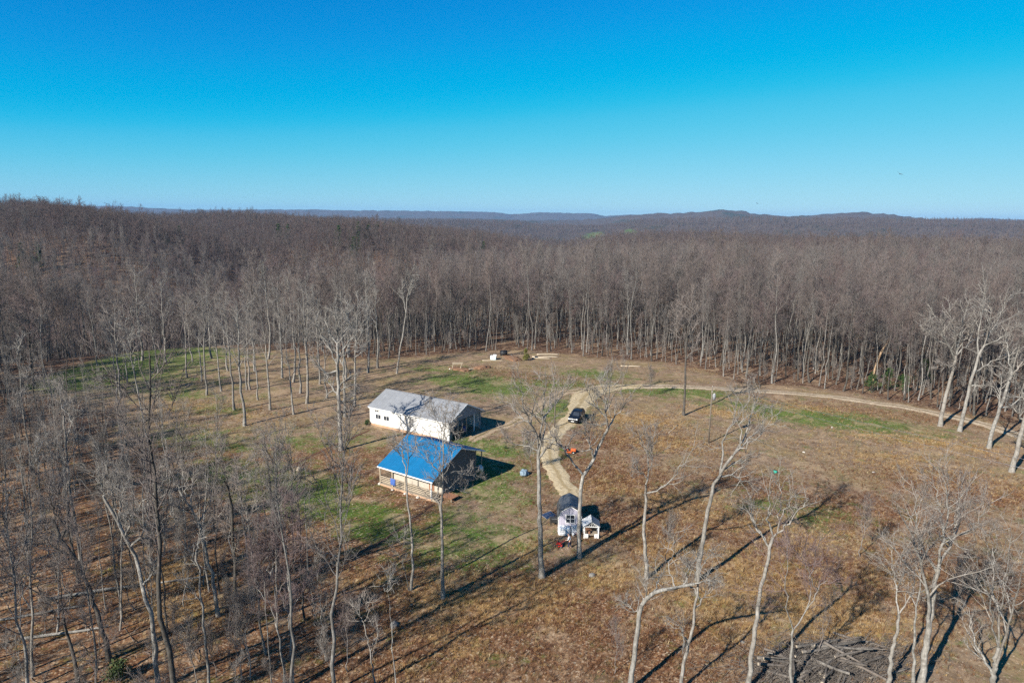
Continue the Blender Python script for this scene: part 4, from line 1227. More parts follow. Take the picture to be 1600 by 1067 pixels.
scatter('undergrowth', [joined('undergrowth_plant', s, [M_LIMB, M_TWIG, M_TWIG]) for s in SAPLING], np.stack([ux, uy, hgt(ux, uy) - .05], 1), rg.uniform(.25, .85, len(ux)), .08, None, 'tangle of leafless saplings and brush among the trunks', 'undergrowth', 24)
# scattered evergreens on the far slopes
ev = np.array([G(*p)[:2] for p in [(10, 10)]][:0]).reshape(0, 2)
es = []
for px, R_, n in [(540, 620, 9), (575, 650, 7), (605, 690, 5), (745, 560, 3), (870, 900, 4), (430, 700, 4), (270, 620, 4), (1120, 1000, 6), (1370, 1050, 8), (620, 800, 5), (60, 500, 3), (1480, 1000, 5)]:
    for _ in range(n):
        a = math.atan2(px - 800 + rg.normal(0, 12), F_PX)
        R3_ = R_ + rg.normal(0, 18)
        es.append((R3_ * math.sin(a), R3_ * math.cos(a)))
es = np.array(es)
scatter('evergreen_grove', FIR, np.stack([es[:, 0], es[:, 1], hgt(es[:, 0], es[:, 1])], 1), rg.uniform(1.2, 1.9, len(es)), .03, None, 'dark evergreens scattered in the far bare woods', 'evergreens', 25)

# dry grass and weeds standing in the open ground
def tuft_mesh(name, rg, n, h, spread, m):
    a = rg.uniform(0, 6.283, n)
    rr0 = rg.uniform(0, spread * .4, n)
    base = np.stack([rr0 * np.cos(a), rr0 * np.sin(a), np.full(n, -.03)], 1)
    lean = rg.uniform(.1, .75, n)
    hh = h * rg.uniform(.5, 1.1, n)
    tip = base + np.stack([np.cos(a) * lean * hh, np.sin(a) * lean * hh, hh], 1)
    side = np.stack([-np.sin(a), np.cos(a), np.zeros(n)], 1) * rg.uniform(.008, .018, n)[:, None]
    V = np.stack([base - side, base + side, tip], 1).reshape(-1, 3)
    return np_mesh(name, V, None, np.arange(3 * n).reshape(-1, 3), [m], smooth=False)


def weed_material(name, cols):
    n = NT(name, .9, .1)
    n.color(n.ramp(n.rand(), cols))
    return n.m


M_DRY = weed_material('dry_grass', [(0, (.14, .075, .03)), (.35, (.24, .14, .055)), (.7, (.33, .22, .10)), (1, (.42, .33, .20))])
M_RUST = weed_material('rust_weeds', [(0, (.06, .028, .018)), (.4, (.13, .06, .03)), (.75, (.20, .11, .058)), (1, (.28, .20, .14))])
M_LAWN = weed_material('lawn_blades', [(0, (.03, .06, .01)), (.5, (.07, .11, .02)), (1, (.14, .15, .05))])
rgt = np.random.default_rng(31)
TUFT = [tuft_mesh('tuft', rgt, 20, .24, .5, M_DRY), tuft_mesh('tuft', rgt, 14, .42, .45, M_DRY), tuft_mesh('tuft', rgt, 22, .2, .6, M_RUST), tuft_mesh('tuft', rgt, 12, .55, .5, M_RUST), tuft_mesh('tuft', rgt, 26, .12, .5, M_LAWN)]
N_ = 95000
tx = rgt.uniform(-75, 110, N_ * 4)
ty = 38 + (rgt.uniform(0, 1, N_ * 4) ** 1.25) * 130
w_st = np.maximum(blobs(tx, ty, STRAW), 0)
w_li = blobs(tx, ty, LITTER)
w_gr = blobs(tx, ty, GREEN)
ok = rgt.uniform(0, 1, tx.shape) < (.025 + .8 * w_st + .7 * w_li + .2 * w_gr)
ok &= inside(OPEN, tx, ty) | ((tx < 0) & (ty < 110))
for pth in ([(905, 614), (965, 604.5), (1050, 604.5), (1160, 609), (1290, 619), (1420, 637), (1540, 664), (1600, 683)], [(925, 612), (905, 635), (897, 650), (862, 683), (857, 702), (862, 722), (874, 742), (886, 765), (893, 790)]):
    cc = catmull(np.array([G(*p)[:2] for p in pth]), 1.2)
    for c in cc:
        ok &= (np.hypot(tx - c[0], ty - c[1]) > 2.0)
for (cx, cy, cr) in [(-15.5, 114, 0), (-9.5, 90, 0), (7.2, 76.8, 2.6)]:
    ok &= np.hypot(tx - cx, ty - cy) > cr


def footprint(o, ang, L, D, m=.4):
    u = np.array([math.cos(ang), math.sin(ang)])
    v = np.array([-u[1], u[0]])
    a, b = (tx - o[0]) * u[0] + (ty - o[1]) * u[1], (tx - o[0]) * v[0] + (ty - o[1]) * v[1]
    return (a > -m) & (a < L + m) & (b > -m) & (b < D + m)


BARN_O, BARN_A, BARN_L, BARN_D = (-25.2, 117.4), math.radians(-31.4), 17.6, 9.4
CAB_O, CAB_A, CAB_L, CAB_D = (-18.12, 89.64), math.radians(-34.2), 9.5, 11.2
ok &= ~footprint(BARN_O, BARN_A, BARN_L, BARN_D) & ~footprint(CAB_O, CAB_A, CAB_L, CAB_D)
ix = np.nonzero(ok)[0][:N_]
tx, ty = tx[ix], ty[ix]
ws, wl2, wg = blobs(tx, ty, STRAW) + .03, blobs(tx, ty, LITTER) + .05, blobs(tx, ty, GREEN) * 1.1
u_ = rgt.uniform(0, 1, len(tx)) * (ws + wl2 + wg)
pk = np.where(u_ < ws, rgt.integers(0, 2, len(tx)), np.where(u_ < ws + wl2, rgt.integers(2, 4, len(tx)), 4))
scatter('dry_grass', TUFT, np.stack([tx, ty, hgt(tx, ty)], 1), rgt.uniform(.5, 1.15, len(tx)), .12, pk, 'dry straw-coloured grass and rusty weeds over the clearing', 'grass', 26)

# ------------------------------------------------------------------ buildings
M_WHITE = plain('white_paint', (.70, .69, .665), .06, 1.2, .6, .3, dirt=(.55, .50, .42))
M_WHITE2 = plain('white_plastic', (.78, .79, .80), .05, 2, .35, .5, dirt=(.6, .58, .52))
M_CREAM = plain('cream_wall', (.40, .355, .30), .1, 2, .7, .3, dirt=(.45, .36, .27))
M_ROOFGREY = plain('grey_roof', (.25, .258, .272), .12, .9, .5, .4, dirt=(.20, .204, .214))
M_BLUE = plain('blue_metal_roof', (.008, .135, .30), .14, .8, .42, .45, dirt=(.012, .10, .23))
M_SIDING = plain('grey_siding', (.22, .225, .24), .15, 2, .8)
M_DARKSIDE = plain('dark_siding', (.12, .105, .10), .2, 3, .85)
M_WOOD = plain('weathered_wood', (.30, .25, .19), .25, 5, .9, .15, dirt=(.2, .16, .12))
M_PALEWOOD = plain('pale_wood', (.42, .35, .26), .2, 6, .9, .15)
M_REDWOOD = plain('brown_boards', (.24, .12, .07), .25, 4, .9, .15)
M_CLAY = plain('red_clay', (.20, .115, .07), .3, 2.5, .95, .05, dirt=(.2, .13, .085))
M_BLOCK = plain('foundation_block', (.40, .26, .17), .2, 2.5, .95, .05, dirt=(.38, .24, .15))
M_GLASS = plain('window_glass', (.03, .035, .045), .2, 1, .08, .6)
M_BLACK = plain('black_plastic', (.022, .022, .024), .25, 3, .5, .4)
M_TARP = plain('dark_tarp', (.075, .082, .092), .22, 2.2, .45, .45, dirt=(.10, .10, .10))
M_LILAC = plain('lilac_siding', (.40, .375, .44), .08, 3, .7, .25)
M_STONE = plain('pale_stone', (.50, .47, .42), .25, 4, .9, .15)
M_GREYROCK = plain('grey_rock', (.17, .16, .145), .25, 4, .9, .15)
M_ROCK = plain('dark_rock', (.16, .15, .14), .3, 4, .9, .15)
M_STEEL = plain('galvanised_steel', (.40, .41, .42), .12, 4, .45, .5, .5)
M_ORANGE = plain('orange_paint', (.48, .10, .025), .12, 3, .4, .5)
M_RED = plain('red_paint', (.45, .03, .02), .15, 3, .45, .5)
M_BLUEP = plain('blue_cloth', (.06, .12, .36), .2, 4, .8, .2)
M_TEAL = plain('teal_plastic', (.02, .36, .26), .1, 3, .5, .4)
M_RUBBER = plain('rubber', (.018, .018, .018), .2, 4, .8, .2)
M_CHROME = plain('bright_metal', (.55, .55, .56), .05, 4, .25, .6, .9)
M_BLACKPAINT = plain('black_car_paint', (.010, .011, .014), .1, 2, .12, .6)
M_BLUETARP = plain('blue_grey_tarp', (.17, .23, .28), .25, 3, .6, .35)
M_SOLAR = plain('solar_glass', (.03, .05, .10), .2, 3, .15, .6)


def sheet_mesh(name, w, L, m, ribs=4, rh=.032, th=.02):
    """one ribbed metal sheet: lies in the xy plane, x across, y along the slope"""
    b = MB()
    b.box(.004, w - .004, 0, L, 0, th)
    for k in range(ribs):
        x = w * (k + .5) / ribs
        b.prism([(x - .035, th), (x - .015, th + rh), (x + .015, th + rh), (x + .035, th)], 'y', .002, L - .002)
    return b.mesh(name, m)


def slope(parent, me, n, w, x0, p0, p1):
    """n sheets side by side on the slope from p0=(y,z) eave to p1=(y,z) ridge"""
    a = math.atan2(p1[1] - p0[1], abs(p1[0] - p0[0]))
    for k in range(n):
        o = link('roof_panel', me, parent)
        if p1[0] > p0[0]:
            o.location = (x0 + k * w, p0[0], p0[1] + .0015 * (k % 2))
            o.rotation_euler = (a, 0, 0)
        else:
            o.location = (x0 + (k + 1) * w, p0[0], p0[1] + .0015 * (k % 2))
            o.rotation_euler = (a, 0, math.pi)


def window(parent, x, z, w, h, y=0.0, panes=2, frame=None, rows=1, face='y'):
    """a framed window on the wall plane y (facing -y): frame with its panes"""
    f = MB()
    t = .07
    for a, b_, c, d in ((x - t, x, z - t, z + h + t), (x + w, x + w + t, z - t, z + h + t), (x, x + w, z - t, z), (x, x + w, z + h, z + h + t)):
        f.box(a, b_, y - .05, y - .004, c, d)
    for k in range(1, panes):
        f.box(x + w * k / panes - .03, x + w * k / panes + .03, y - .046, y - .006, z, z + h)
    for k in range(1, rows):
        f.box(x, x + w, y - .042, y - .008, z + h * k / rows - .025, z + h * k / rows + .025)
    wo = f.build('window', frame or M_WHITE, parent)
    for k in range(panes):
        for q in range(rows):
            MB().box(x + w * k / panes + .032, x + w * (k + 1) / panes - .032, y - .03, y - .012, z + h * q / rows + .027, z + h * (q + 1) / rows - .027).build('pane', M_GLASS, wo)
    return wo


# white barn
barn = thing('barn', 'long white barn with a grey roof and an open bay at its right end', 'barn', (*BARN_O, 0), BARN_A)
L, D, HW, HR = BARN_L, BARN_D, 3.42, 5.5
MB().box(-.02, 15.3, -.03, D + .02, -.3, .38).build('foundation', M_BLOCK, barn)
w1 = MB().box(0, L, .03, .2, .0, HW).build('wall', M_WHITE, barn)
pm = MB().box(.006, .994, .0, .029, .40, HW - .01)
for q in range(4):
    pm.box(.12 + .25 * q, .15 + .25 * q, -.012, .0, .42, HW - .02)
pme = pm.mesh('siding_panel', M_WHITE)
for k in range(17):
    o = link('siding_panel', pme, w1)
    o.location = (.02 + k * 1.03, 0, 0)
    o.scale.x = 1.028
MB().box(0, .18, .2, D, .3, HW).build('wall', M_WHITE, barn)
MB().box(0, L - .1, D - .2, D, .3, HW).build('wall', M_WHITE, barn)
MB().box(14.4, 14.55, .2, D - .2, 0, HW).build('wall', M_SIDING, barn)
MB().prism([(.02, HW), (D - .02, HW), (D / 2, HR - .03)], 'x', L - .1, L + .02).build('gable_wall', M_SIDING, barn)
MB().prism([(.02, HW), (D - .02, HW), (D / 2, HR - .03)], 'x', 0, .12).build('gable_wall', M_WHITE, barn)
roof = MB().box(-.3, L + .32, D / 2 - .16, D / 2 + .16, HR + .045, HR + .075).build('roof', M_ROOFGREY, barn)
sl = math.hypot(D / 2 + .35, HR + .02 - (HW - .08))
sm_me = sheet_mesh('roof_panel', .91, sl, M_ROOFGREY, 3)
slope(roof, sm_me, 20, .91, -.3, (-.35, HW - .08), (D / 2, HR + .02))
slope(roof, sm_me, 20, .91, -.3, (D + .35, HW - .08), (D / 2, HR + .02))
for y0, s in ((-.35, 1), (D + .35, -1)):
    MB().bar((L + .36, y0, HW - .14), (L + .36, D / 2, HR - .04), .05, .2).build('rake_board', M_WHITE, barn)
MB().bar((0, -.38, HW - .12), (L + .3, -.38, HW - .12), .04, .14).build('eave_board', M_WHITE, barn)
for y, m in ((.32, M_SIDING), (2.6, M_WOOD), (5.0, M_WOOD), (7.3, M_WHITE), (9.15, M_SIDING)):
    MB().box(L - .14, L + .0, y - .1, y + .1, -.2, HW - .02).build('post', m, barn)
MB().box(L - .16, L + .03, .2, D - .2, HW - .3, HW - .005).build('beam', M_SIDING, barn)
window(barn, 1.45, 1.4, 1.15, .8, 0, 2, M_WHITE)
window(barn, 3.35, 1.4, 1.2, .8, 0, 2, M_WHITE)
window(barn, 1.3, 2.62, .85, .32, 0, 2, M_WHITE)
MB().box(14.56, 14.62, 3.2, 4.1, .05, 2.1).build('door', M_REDWOOD, barn)
bR = Matrix.Translation((*BARN_O, 0)) @ Matrix.Rotation(BARN_A, 4, 'Z')


def barn_pt(x, y, z=0):
    p = bR @ Vector((x, y, z))
    return (p.x, p.y, gz(p.x, p.y) + z)


def barrel(loc, m, label, h=.88, r=.29):
    o = thing('barrel', label, 'barrel', loc)
    b = MB().cyl((0, 0, 0), (0, 0, h), r, n=18)
    b.build('body', m, o, True)
    for z in (.02, h * .34, h * .66, h - .02):
        MB().cyl((0, 0, z - .02), (0, 0, z + .02), r + .02, n=18).build('hoop', m, o, True)
    MB().cyl((0, 0, h), (0, 0, h + .02), r - .05, n=18).build('lid', m, o)
    return o


barrel(barn_pt(16.2, 6.3), M_BLUEP, 'blue barrel standing under the open bay of the barn')


def crate(loc, rz, sx, sy, sz, m, label, cat='crate'):
    o = thing('wooden_crate', label, cat, loc, rz)
    for k in range(4):
        z0 = sz * k / 4
        MB().box(-sx / 2, sx / 2, -sy / 2, -sy / 2 + .03, z0 + .01, z0 + sz / 4 - .01).build('slat', m, o)
        MB().box(-sx / 2, sx / 2, sy / 2 - .03, sy / 2, z0 + .01, z0 + sz / 4 - .01).build('slat', m, o)
        MB().box(-sx / 2, -sx / 2 + .03, -sy / 2 + .032, sy / 2 - .032, z0 + .01, z0 + sz / 4 - .01).build('slat', m, o)
        MB().box(sx / 2 - .03, sx / 2, -sy / 2 + .032, sy / 2 - .032, z0 + .01, z0 + sz / 4 - .01).build('slat', m, o)
    MB().box(-sx / 2 + .03, sx / 2 - .03, -sy / 2 + .03, sy / 2 - .03, 0, .03).build('base', m, o)
    return o


crate(barn_pt(16.6, 4.0), BARN_A, 1.3, .9, .8, M_REDWOOD, 'rusty brown crate under the open bay of the barn')
crate(barn_pt(16.3, 1.4), BARN_A, 1.0, 1.2, 1.0, M_WOOD, 'weathered wooden crate near the front corner of the barn bay')

# blue-roofed cabin
cab = thing('cabin', 'small cabin with a bright blue metal roof and a railed front porch', 'cabin', (*CAB_O, 0), CAB_A)
CL, CD = CAB_L, CAB_D
MB().box(.05, CL - .05, .02, 2.3, -.3, .30).build('foundation', M_BLOCK, cab)
deck = MB().box(.03, CL - .03, .0, 2.28, .302, .33).build('porch_deck', M_WOOD, cab)
pl = MB().box(0, CL, 0, .175, .333, .37).mesh('plank', M_WOOD)
for k in range(12):
    o = link('plank', pl, deck)
    o.location = (0, -.02 + k * .192, .002 * (k % 2))
wf = MB().box(.1, CL - .1, 2.3, 2.45, .0, 3.85).build('wall', M_CREAM, cab)
window(cab, 2.0, 1.35, .9, .95, 2.3, 2, M_WHITE, 2)
window(cab, 5.5, 1.3, 1.1, 1.0, 2.3, 2, M_WHITE, 2)
dr = MB().box(7.1, 8.0, 2.25, 2.298, .37, 2.4).build('door', M_REDWOOD, cab)
MB().box(7.25, 7.85, 2.235, 2.249, 1.4, 2.2).build('pane', M_GLASS, dr)
MB().box(7.86, 7.93, 2.2, 2.249, 1.28, 1.34).build('handle', M_CHROME, dr)
side = [(2.45, 0), (9.5, 0), (9.5, 4.25), (6.0, 5.55), (2.45, 3.85)]
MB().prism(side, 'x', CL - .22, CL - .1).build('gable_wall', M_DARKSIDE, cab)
MB().prism(side, 'x', .1, .22).build('gable_wall', M_CREAM, cab)
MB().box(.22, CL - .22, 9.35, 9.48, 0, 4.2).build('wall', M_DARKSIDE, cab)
for z in np.arange(.5, 4.6, .42):
    ya = 2.47
    yb = 9.48 if z < 4.2 else 8.2
    yb2 = yb
    if z > 3.8:
        ya = 2.47 + (z - 3.8) * 2.1
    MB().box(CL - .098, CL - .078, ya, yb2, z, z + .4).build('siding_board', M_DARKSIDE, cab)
R0, RZ = (-.1, 2.78), (6.0, 5.72)
B0 = (11.4, 3.86)
roof = MB().box(-.28, CL + .28, 5.86, 6.14, 5.775, 5.80).build('roof', M_BLUE, cab)
Lf, Lb = math.hypot(RZ[0] - R0[0], RZ[1] - R0[1]), math.hypot(B0[0] - RZ[0], RZ[1] - B0[1])
slope(roof, sheet_mesh('roof_panel', .9136, Lf, M_BLUE, 4, .03), 11, .9136, -.275, R0, RZ)
slope(roof, sheet_mesh('roof_panel', .9136, Lb, M_BLUE, 4, .03), 11, .9136, -.275, B0, RZ)
MB().bar((-.28, -.13, 2.70), (CL + .28, -.13, 2.70), .04, .17).build('eave_board', M_WHITE, cab)
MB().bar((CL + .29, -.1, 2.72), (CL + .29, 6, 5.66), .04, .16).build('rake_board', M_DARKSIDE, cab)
MB().bar((CL + .29, 11.4, 3.80), (CL + .29, 6, 5.66), .04, .16).build('rake_board', M_WHITE, cab)
for x in (.1, 2.4, 4.75, 9.4):
    MB().box(x - .07, x + .07, .03, .17, -.25, 2.74).build('post', M_WHITE if x > 9 else M_PALEWOOD, cab)
for x, y in ((9.3, 9.75), (9.3, 11.15), (4.8, 11.15), (.2, 11.15)):
    MB().box(x - .06, x + .06, y - .06, y + .06, -.2, 4.35 if y < 10 else 3.86).build('post', M_WOOD, cab)
for xa, xb in ((.18, 2.32), (2.48, 4.67), (4.83, 9.32)):
    for z in (.62, .86, 1.10, 1.34):
        MB().box(xa, xb, .075, .125, z, z + .09).build('rail', M_PALEWOOD, cab)
for z in (.62, .86, 1.10, 1.34):
    MB().box(.07, .12, .18, 2.24, z, z + .09).build('rail', M_PALEWOOD, cab)
sd_ = MB().box(CL + .35, CL + 2.3, 1.3, 2.9, .42, .46).build('side_deck', M_REDWOOD, cab)
pl = MB().box(CL + .34, CL + 2.32, 0, .24, .462, .5).mesh('plank', M_REDWOOD)
for k in range(6):
    link('plank', pl, sd_).location = (0, 1.3 + k * .268, 0)
for k in range(3):
    MB().box(CL + .0 + .33 * k, CL + .32 + .33 * k, .1, 1.2, -.05, .42 - .14 * k).build('step', M_WOOD, cab)
for x, y in ((CL + .42, 1.4), (CL + 2.2, 1.4), (CL + .42, 2.8), (CL + 2.2, 2.8)):
    MB().box(x - .05, x + .05, y - .05, y + .05, -.2, .418).build('deck_post', M_WOOD, cab)
cR = Matrix.Translation((*CAB_O, 0)) @ Matrix.Rotation(CAB_A, 4, 'Z')


def cab_pt(x, y, z=0):
    p = cR @ Vector((x, y, z))
    return (p.x, p.y, gz(p.x, p.y) + z)


# blue cloth on the porch rail
V, Q = [], []
for i_ in range(9):
    for j_ in range(7):
        s_ = i_ / 8
        V.append((-.45 + .15 * j_ + .01 * math.sin(i_), -.03 - .04 * math.sin(j_ * 1.9) * s_, .55 - s_ * .95))
for i_ in range(8):
    for j_ in range(6):
        Q.append((i_ * 7 + j_, i_ * 7 + j_ + 1, (i_ + 1) * 7 + j_ + 1, (i_ + 1) * 7 + j_))
cl = link('blanket', np_mesh('blanket', V, Q, None, [M_BLUEP]))
cl.location = cab_pt(2.55, .04, .98)
cl.rotation_euler.z = CAB_A
so = cl.modifiers.new('thickness', 'SOLIDIFY')
so.thickness = .015
tag(cl, 'blue blanket hung over the cabin porch rail', 'blanket')

# white dish on the cabin's back corner
dish = thing('satellite_dish', 'white satellite dish on a pole at the back corner of the cabin', 'satellite dish', cab_pt(10.2, 9.75), CAB_A + .3)
MB().cyl((0, 0, -.1), (0, 0, 1.9), .03, n=8).build('pole', M_STEEL, dish)
rings = []
for k in range(6):
    a = k / 5
    rings.append([(a * .48 * math.cos(t), -.12 + .16 * a * a, 1.75 + a * .62 * math.sin(t)) for t in np.arange(18) * 2 * math.pi / 18])
rings[0] = [(.01 * math.cos(t), -.0, 1.75 + .01 * math.sin(t)) for t in np.arange(18) * 2 * math.pi / 18]
dd = MB().loft([[(x, -y - .1, z) for x, y, z in r_] for r_ in rings], True).build('dish', M_WHITE2, dish, True)
MB().cyl((0, -.1, 1.3), (0, -.6, 1.6), .015, n=6).build('feed_arm', M_STEEL, dish)
MB().box(-.05, .05, -.68, -.58, 1.56, 1.66).build('receiver', M_BLACK, dish)


# lumpy solids: stones, bundles, mounds
def lump(name, loc, sx, sy, sz, m, label, cat, seed, rough=.18, sub=3, kind=None, flat=True, freq=2.2):
    import bmesh
    from mathutils import noise
    bm = bmesh.new()
    bmesh.ops.create_icosphere(bm, subdivisions=sub, radius=1)
    off = Vector((seed * 3.1, seed * 1.7, seed * .9))
    for v in bm.verts:
        d = 1 + rough * (noise.noise(v.co * freq + off) * 1.2 + .5 * noise.noise(v.co * freq * 2.7 + off))
        c = v.co * d
        v.co = Vector((c.x * sx, c.y * sy, max(c.z * sz, -.25 * sz) if flat else c.z * sz))
    me = bpy.data.meshes.new(name)
    bm.to_mesh(me)
    bm.free()
    me.materials.append(m)
    for p in me.polygons:
        p.use_smooth = True
    o = link(name, me)
    o.location = loc
    o.rotation_euler.z = seed * 1.3
    return tag(o, label, cat, None, kind)


def at(px, py, dz=0.0):
    p = G(px, py)
    return (p[0], p[1], gz(p[0], p[1]) + dz)


for k, (px, py, s, lab) in enumerate([(594, 757, .32, 'pale stone at the left corner post of the cabin porch'), (613, 766, .2, 'pale stone below the second porch post of the cabin'), (633, 772, .24, 'pale stone below the porch behind the two-stemmed tree'),
                                      (641, 769, .2, 'small pale stone right of the two-stemmed tree below the porch'), (653, 778, .26, 'pale stone in front of the middle of the cabin porch'), (661, 773, .18, 'small pale stone close under the porch below the cabin door')]):
    lump('stone', at(px, py, .05), s, s * .8, s * .75, M_STONE, lab, 'stone', k + 1)
lump('stump', at(467, 735, .1), .34, .32, .5, M_PALEWOOD, 'pale cut stump on the grass left of the cabin', 'stump', 9, .12)
lump('rock', at(925, 900, .02), .42, .32, .28, M_GREYROCK, 'pale grey rock in the leaves below the small white coop', 'rock', 10)
lump('rock', at(616, 977, .05), .5, .4, .34, M_ROCK, 'dark rock among weeds below the two-stemmed tree', 'rock', 11)
lump('rock', at(1160, 1003, .0), .24, .2, .16, M_GREYROCK, 'small pale rock left of the leaning tree at the brush pile', 'rock', 12)
lump('tarp_bundle', at(819, 741, .25), .72, .6, .62, M_BLUETARP, 'lumpy blue-grey tarp bundle on the grass right of the cabin', 'tarp', 13, .3, 4, freq=1.7)
lump('clay_mound', at(718, 577, 0), 3.2, 1.8, .3, M_CLAY, 'low mound of red clay around the sawhorse behind the barn', 'mound', 14, .3, 4)
lump('clay_mound', at(752, 575, 0), 2.2, 1.4, .55, M_CLAY, 'weedy brown mound right of the sawhorse behind the barn', 'mound', 15, .35, 4)
lump('clay_mound', at(800, 560, 0), 4.5, 1.8, .3, M_CLAY, 'long low clay bank right of the white box at the forest edge', 'mound', 16, .3, 4)
for k, (px, py, s, lab) in enumerate([(1300, 668, .22, 'white scrap lying in the bare field below the green patch'), (1256, 706, .25, 'white stone lying alone in the middle of the bare field'), (1365, 737, .25, 'pale stone at the lower edge of the bare field'),
                                      (703, 577, .35, 'white stone at the left foot of the sawhorse')]):
    lump('stone', at(px, py, .03), s, s * .7, s * .5, M_STONE, lab, 'stone', 20 + k)

# small gambrel shed
f_ = G(890.5, 829)
shed = thing('shed', 'small lilac gambrel shed with a dark tarp roof at the end of the drive', 'shed', (f_[0], f_[1], gz(f_[0], f_[1])), -.03)
gam = [(-1.36, 0), (1.36, 0), (1.36, 1.55), (1.12, 2.35), (0, 3.0), (-1.12, 2.35), (-1.36, 1.55)]
MB().prism(gam, 'y', 0, .08).build('gable_wall', M_LILAC, shed)
MB().prism(gam, 'y', 3.5, 3.58).build('gable_wall', M_LILAC, shed)
for k in range(9):
    x0 = -1.3 + k * .29
    h_ = np.interp(abs(x0 + .145), [0, 1.12, 1.36], [2.95, 2.3, 1.5])
    MB().box(x0 + .006, x0 + .284, -.025, -.002, .02, h_ - .05).build('siding_board', M_LILAC, shed)
MB().box(-1.36, -1.28, .08, 3.5, 0, 1.55).build('wall', M_WHITE, shed)
MB().box(1.28, 1.36, .08, 3.5, 0, 1.55).build('wall', M_LILAC, shed)
window(shed, -.5, 1.0, 1.0, .95, -.03, 2, M_WHITE, 2)
# tarp: profile over the gambrel, draped and wrinkled
prof = [(-1.52, 1.25), (-1.47, 1.6), (-1.33, 2.0), (-1.2, 2.42), (-.8, 2.72), (-.4, 2.93), (0, 3.09), (.4, 2.95), (.8, 2.74), (1.2, 2.44), (1.33, 2.0), (1.48, 1.6), (1.54, 1.2)]
pf = resample([(x, 0, z) for x, z in prof], 30)
V, Q = [], []
nd = 24
from mathutils import noise as mnoise
for i_ in range(nd):
    y = -.16 + 3.95 * i_ / (nd - 1)
    for j_ in range(30):
        x, z = pf[j_, 0], pf[j_, 2]
        w_ = mnoise.noise(Vector((x * 1.1 + y * .8, y * 1.7 - x * .9, z))) * .10 + mnoise.noise(Vector((x * 3.1 + y, y * 4 - z * 2, 2))) * .035
        s_ = 1 + w_ * .35
        V.append((x * s_, y + .1 * mnoise.noise(Vector((x * 2, z * 2, i_ * .3))) * (i_ in (0, nd - 1)), max(z + w_ * .8 + .05, 1.1)))
for i_ in range(nd - 1):
    for j_ in range(29):
        Q.append((i_ * 30 + j_, i_ * 30 + j_ + 1, (i_ + 1) * 30 + j_ + 1, (i_ + 1) * 30 + j_))
ta = link('roof', np_mesh('roof', V, Q, None, [M_TARP]), shed)
so = ta.modifiers.new('thickness', 'SOLIDIFY')
so.thickness = .02
for a, b_ in (((-1.40, 1.5), (-1.15, 2.36)), ((-1.15, 2.36), (0, 3.03)), ((0, 3.03), (1.15, 2.36)), ((1.15, 2.36), (1.40, 1.5))):
    MB().bar((a[0], -.06, a[1]), (b_[0], -.06, b_[1]), .05, .09).build('rake_board', M_WHITE, shed)
MB().bar((-1.25, -.3, .42), (1.25, -.12, .85), .07, .1).build('skirt_board', M_WHITE, shed)
MB().box(-1.45, -1.38, -.04, .06, 0, 1.6).build('corner_board', M_WHITE, shed)
MB().box(1.38, 1.45, -.04, .06, 0, 1.6).build('corner_board', M_WHITE, shed)
sx0, sy0 = f_[0], f_[1]


def rounded_box(sx, sy, sz, r=.12, n=5):
    pts = []
    for cx, cy, a0 in ((sx / 2 - r, sy / 2 - r, 0), (-sx / 2 + r, sy / 2 - r, 90), (-sx / 2 + r, -sy / 2 + r, 180), (sx / 2 - r, -sy / 2 + r, 270)):
        for k in range(n):
            t = math.radians(a0 + 90 * k / (n - 1))
            pts.append((cx + r * math.cos(t), cy + r * math.sin(t)))
    rings = []
    for z, s in ((0, .96), (.05, 1), (sz - .12, 1), (sz - .04, .95), (sz, .82)):
        rings.append([(x * s, y * s, z) for x, y in pts])
    return MB().loft(rings)


tk = thing('water_tank', 'wide white water tank in front of the shed, left one of the two', 'tank', (sx0 - .78, sy0 - .95, gz(sx0, sy0 - .9)), .02)
rounded_box(1.45, 1.0, .95, .28).build('body', M_WHITE2, tk, True)
for z in (.22, .45, .68):
    rb = rounded_box(1.49, 1.04, .05, .3)
    o = rb.build('rib', M_WHITE2, tk, True)
    o.location.z = z
MB().cyl((0, 0, .95), (0, 0, 1.02), .18, n=16).build('cap', M_WHITE2, tk, True)
fz = thing('chest_freezer', 'white chest freezer with a lid in front of the shed window', 'freezer', (sx0 + .55, sy0 - .75, gz(sx0, sy0 - .7)), .05)
rounded_box(1.0, .72, .86, .05).build('body', M_WHITE2, fz)
MB().box(-.51, .51, -.37, .37, .865, .95).build('lid', M_WHITE, fz)
MB().box(-.12, .12, -.40, -.372, .89, .92).build('handle', M_STEEL, fz)


def bucket(loc, m, label, h=.36, r=.16, name='bucket'):
    o = thing(name, label, 'bucket', loc)
    MB().cyl((0, 0, 0), (0, 0, h), r * .82, r, 16).build('body', m, o, True)
    MB().cyl((0, 0, h - .03), (0, 0, h + .01), r * 1.07, r * 1.07, 16).build('rim', m, o, True)
    return o


bucket((sx0 + .25, sy0 - 1.45, gz(sx0, sy0 - 1.4)), M_WHITE2, 'white bucket at the foot of the chest freezer')
bucket((sx0 + .8, sy0 - 1.4, gz(sx0, sy0 - 1.4)), M_RED, 'red bucket at the foot of the chest freezer')
bucket(at(1211, 739), M_TEAL, 'teal plastic tub lying alone in the brown field', .35, .3)

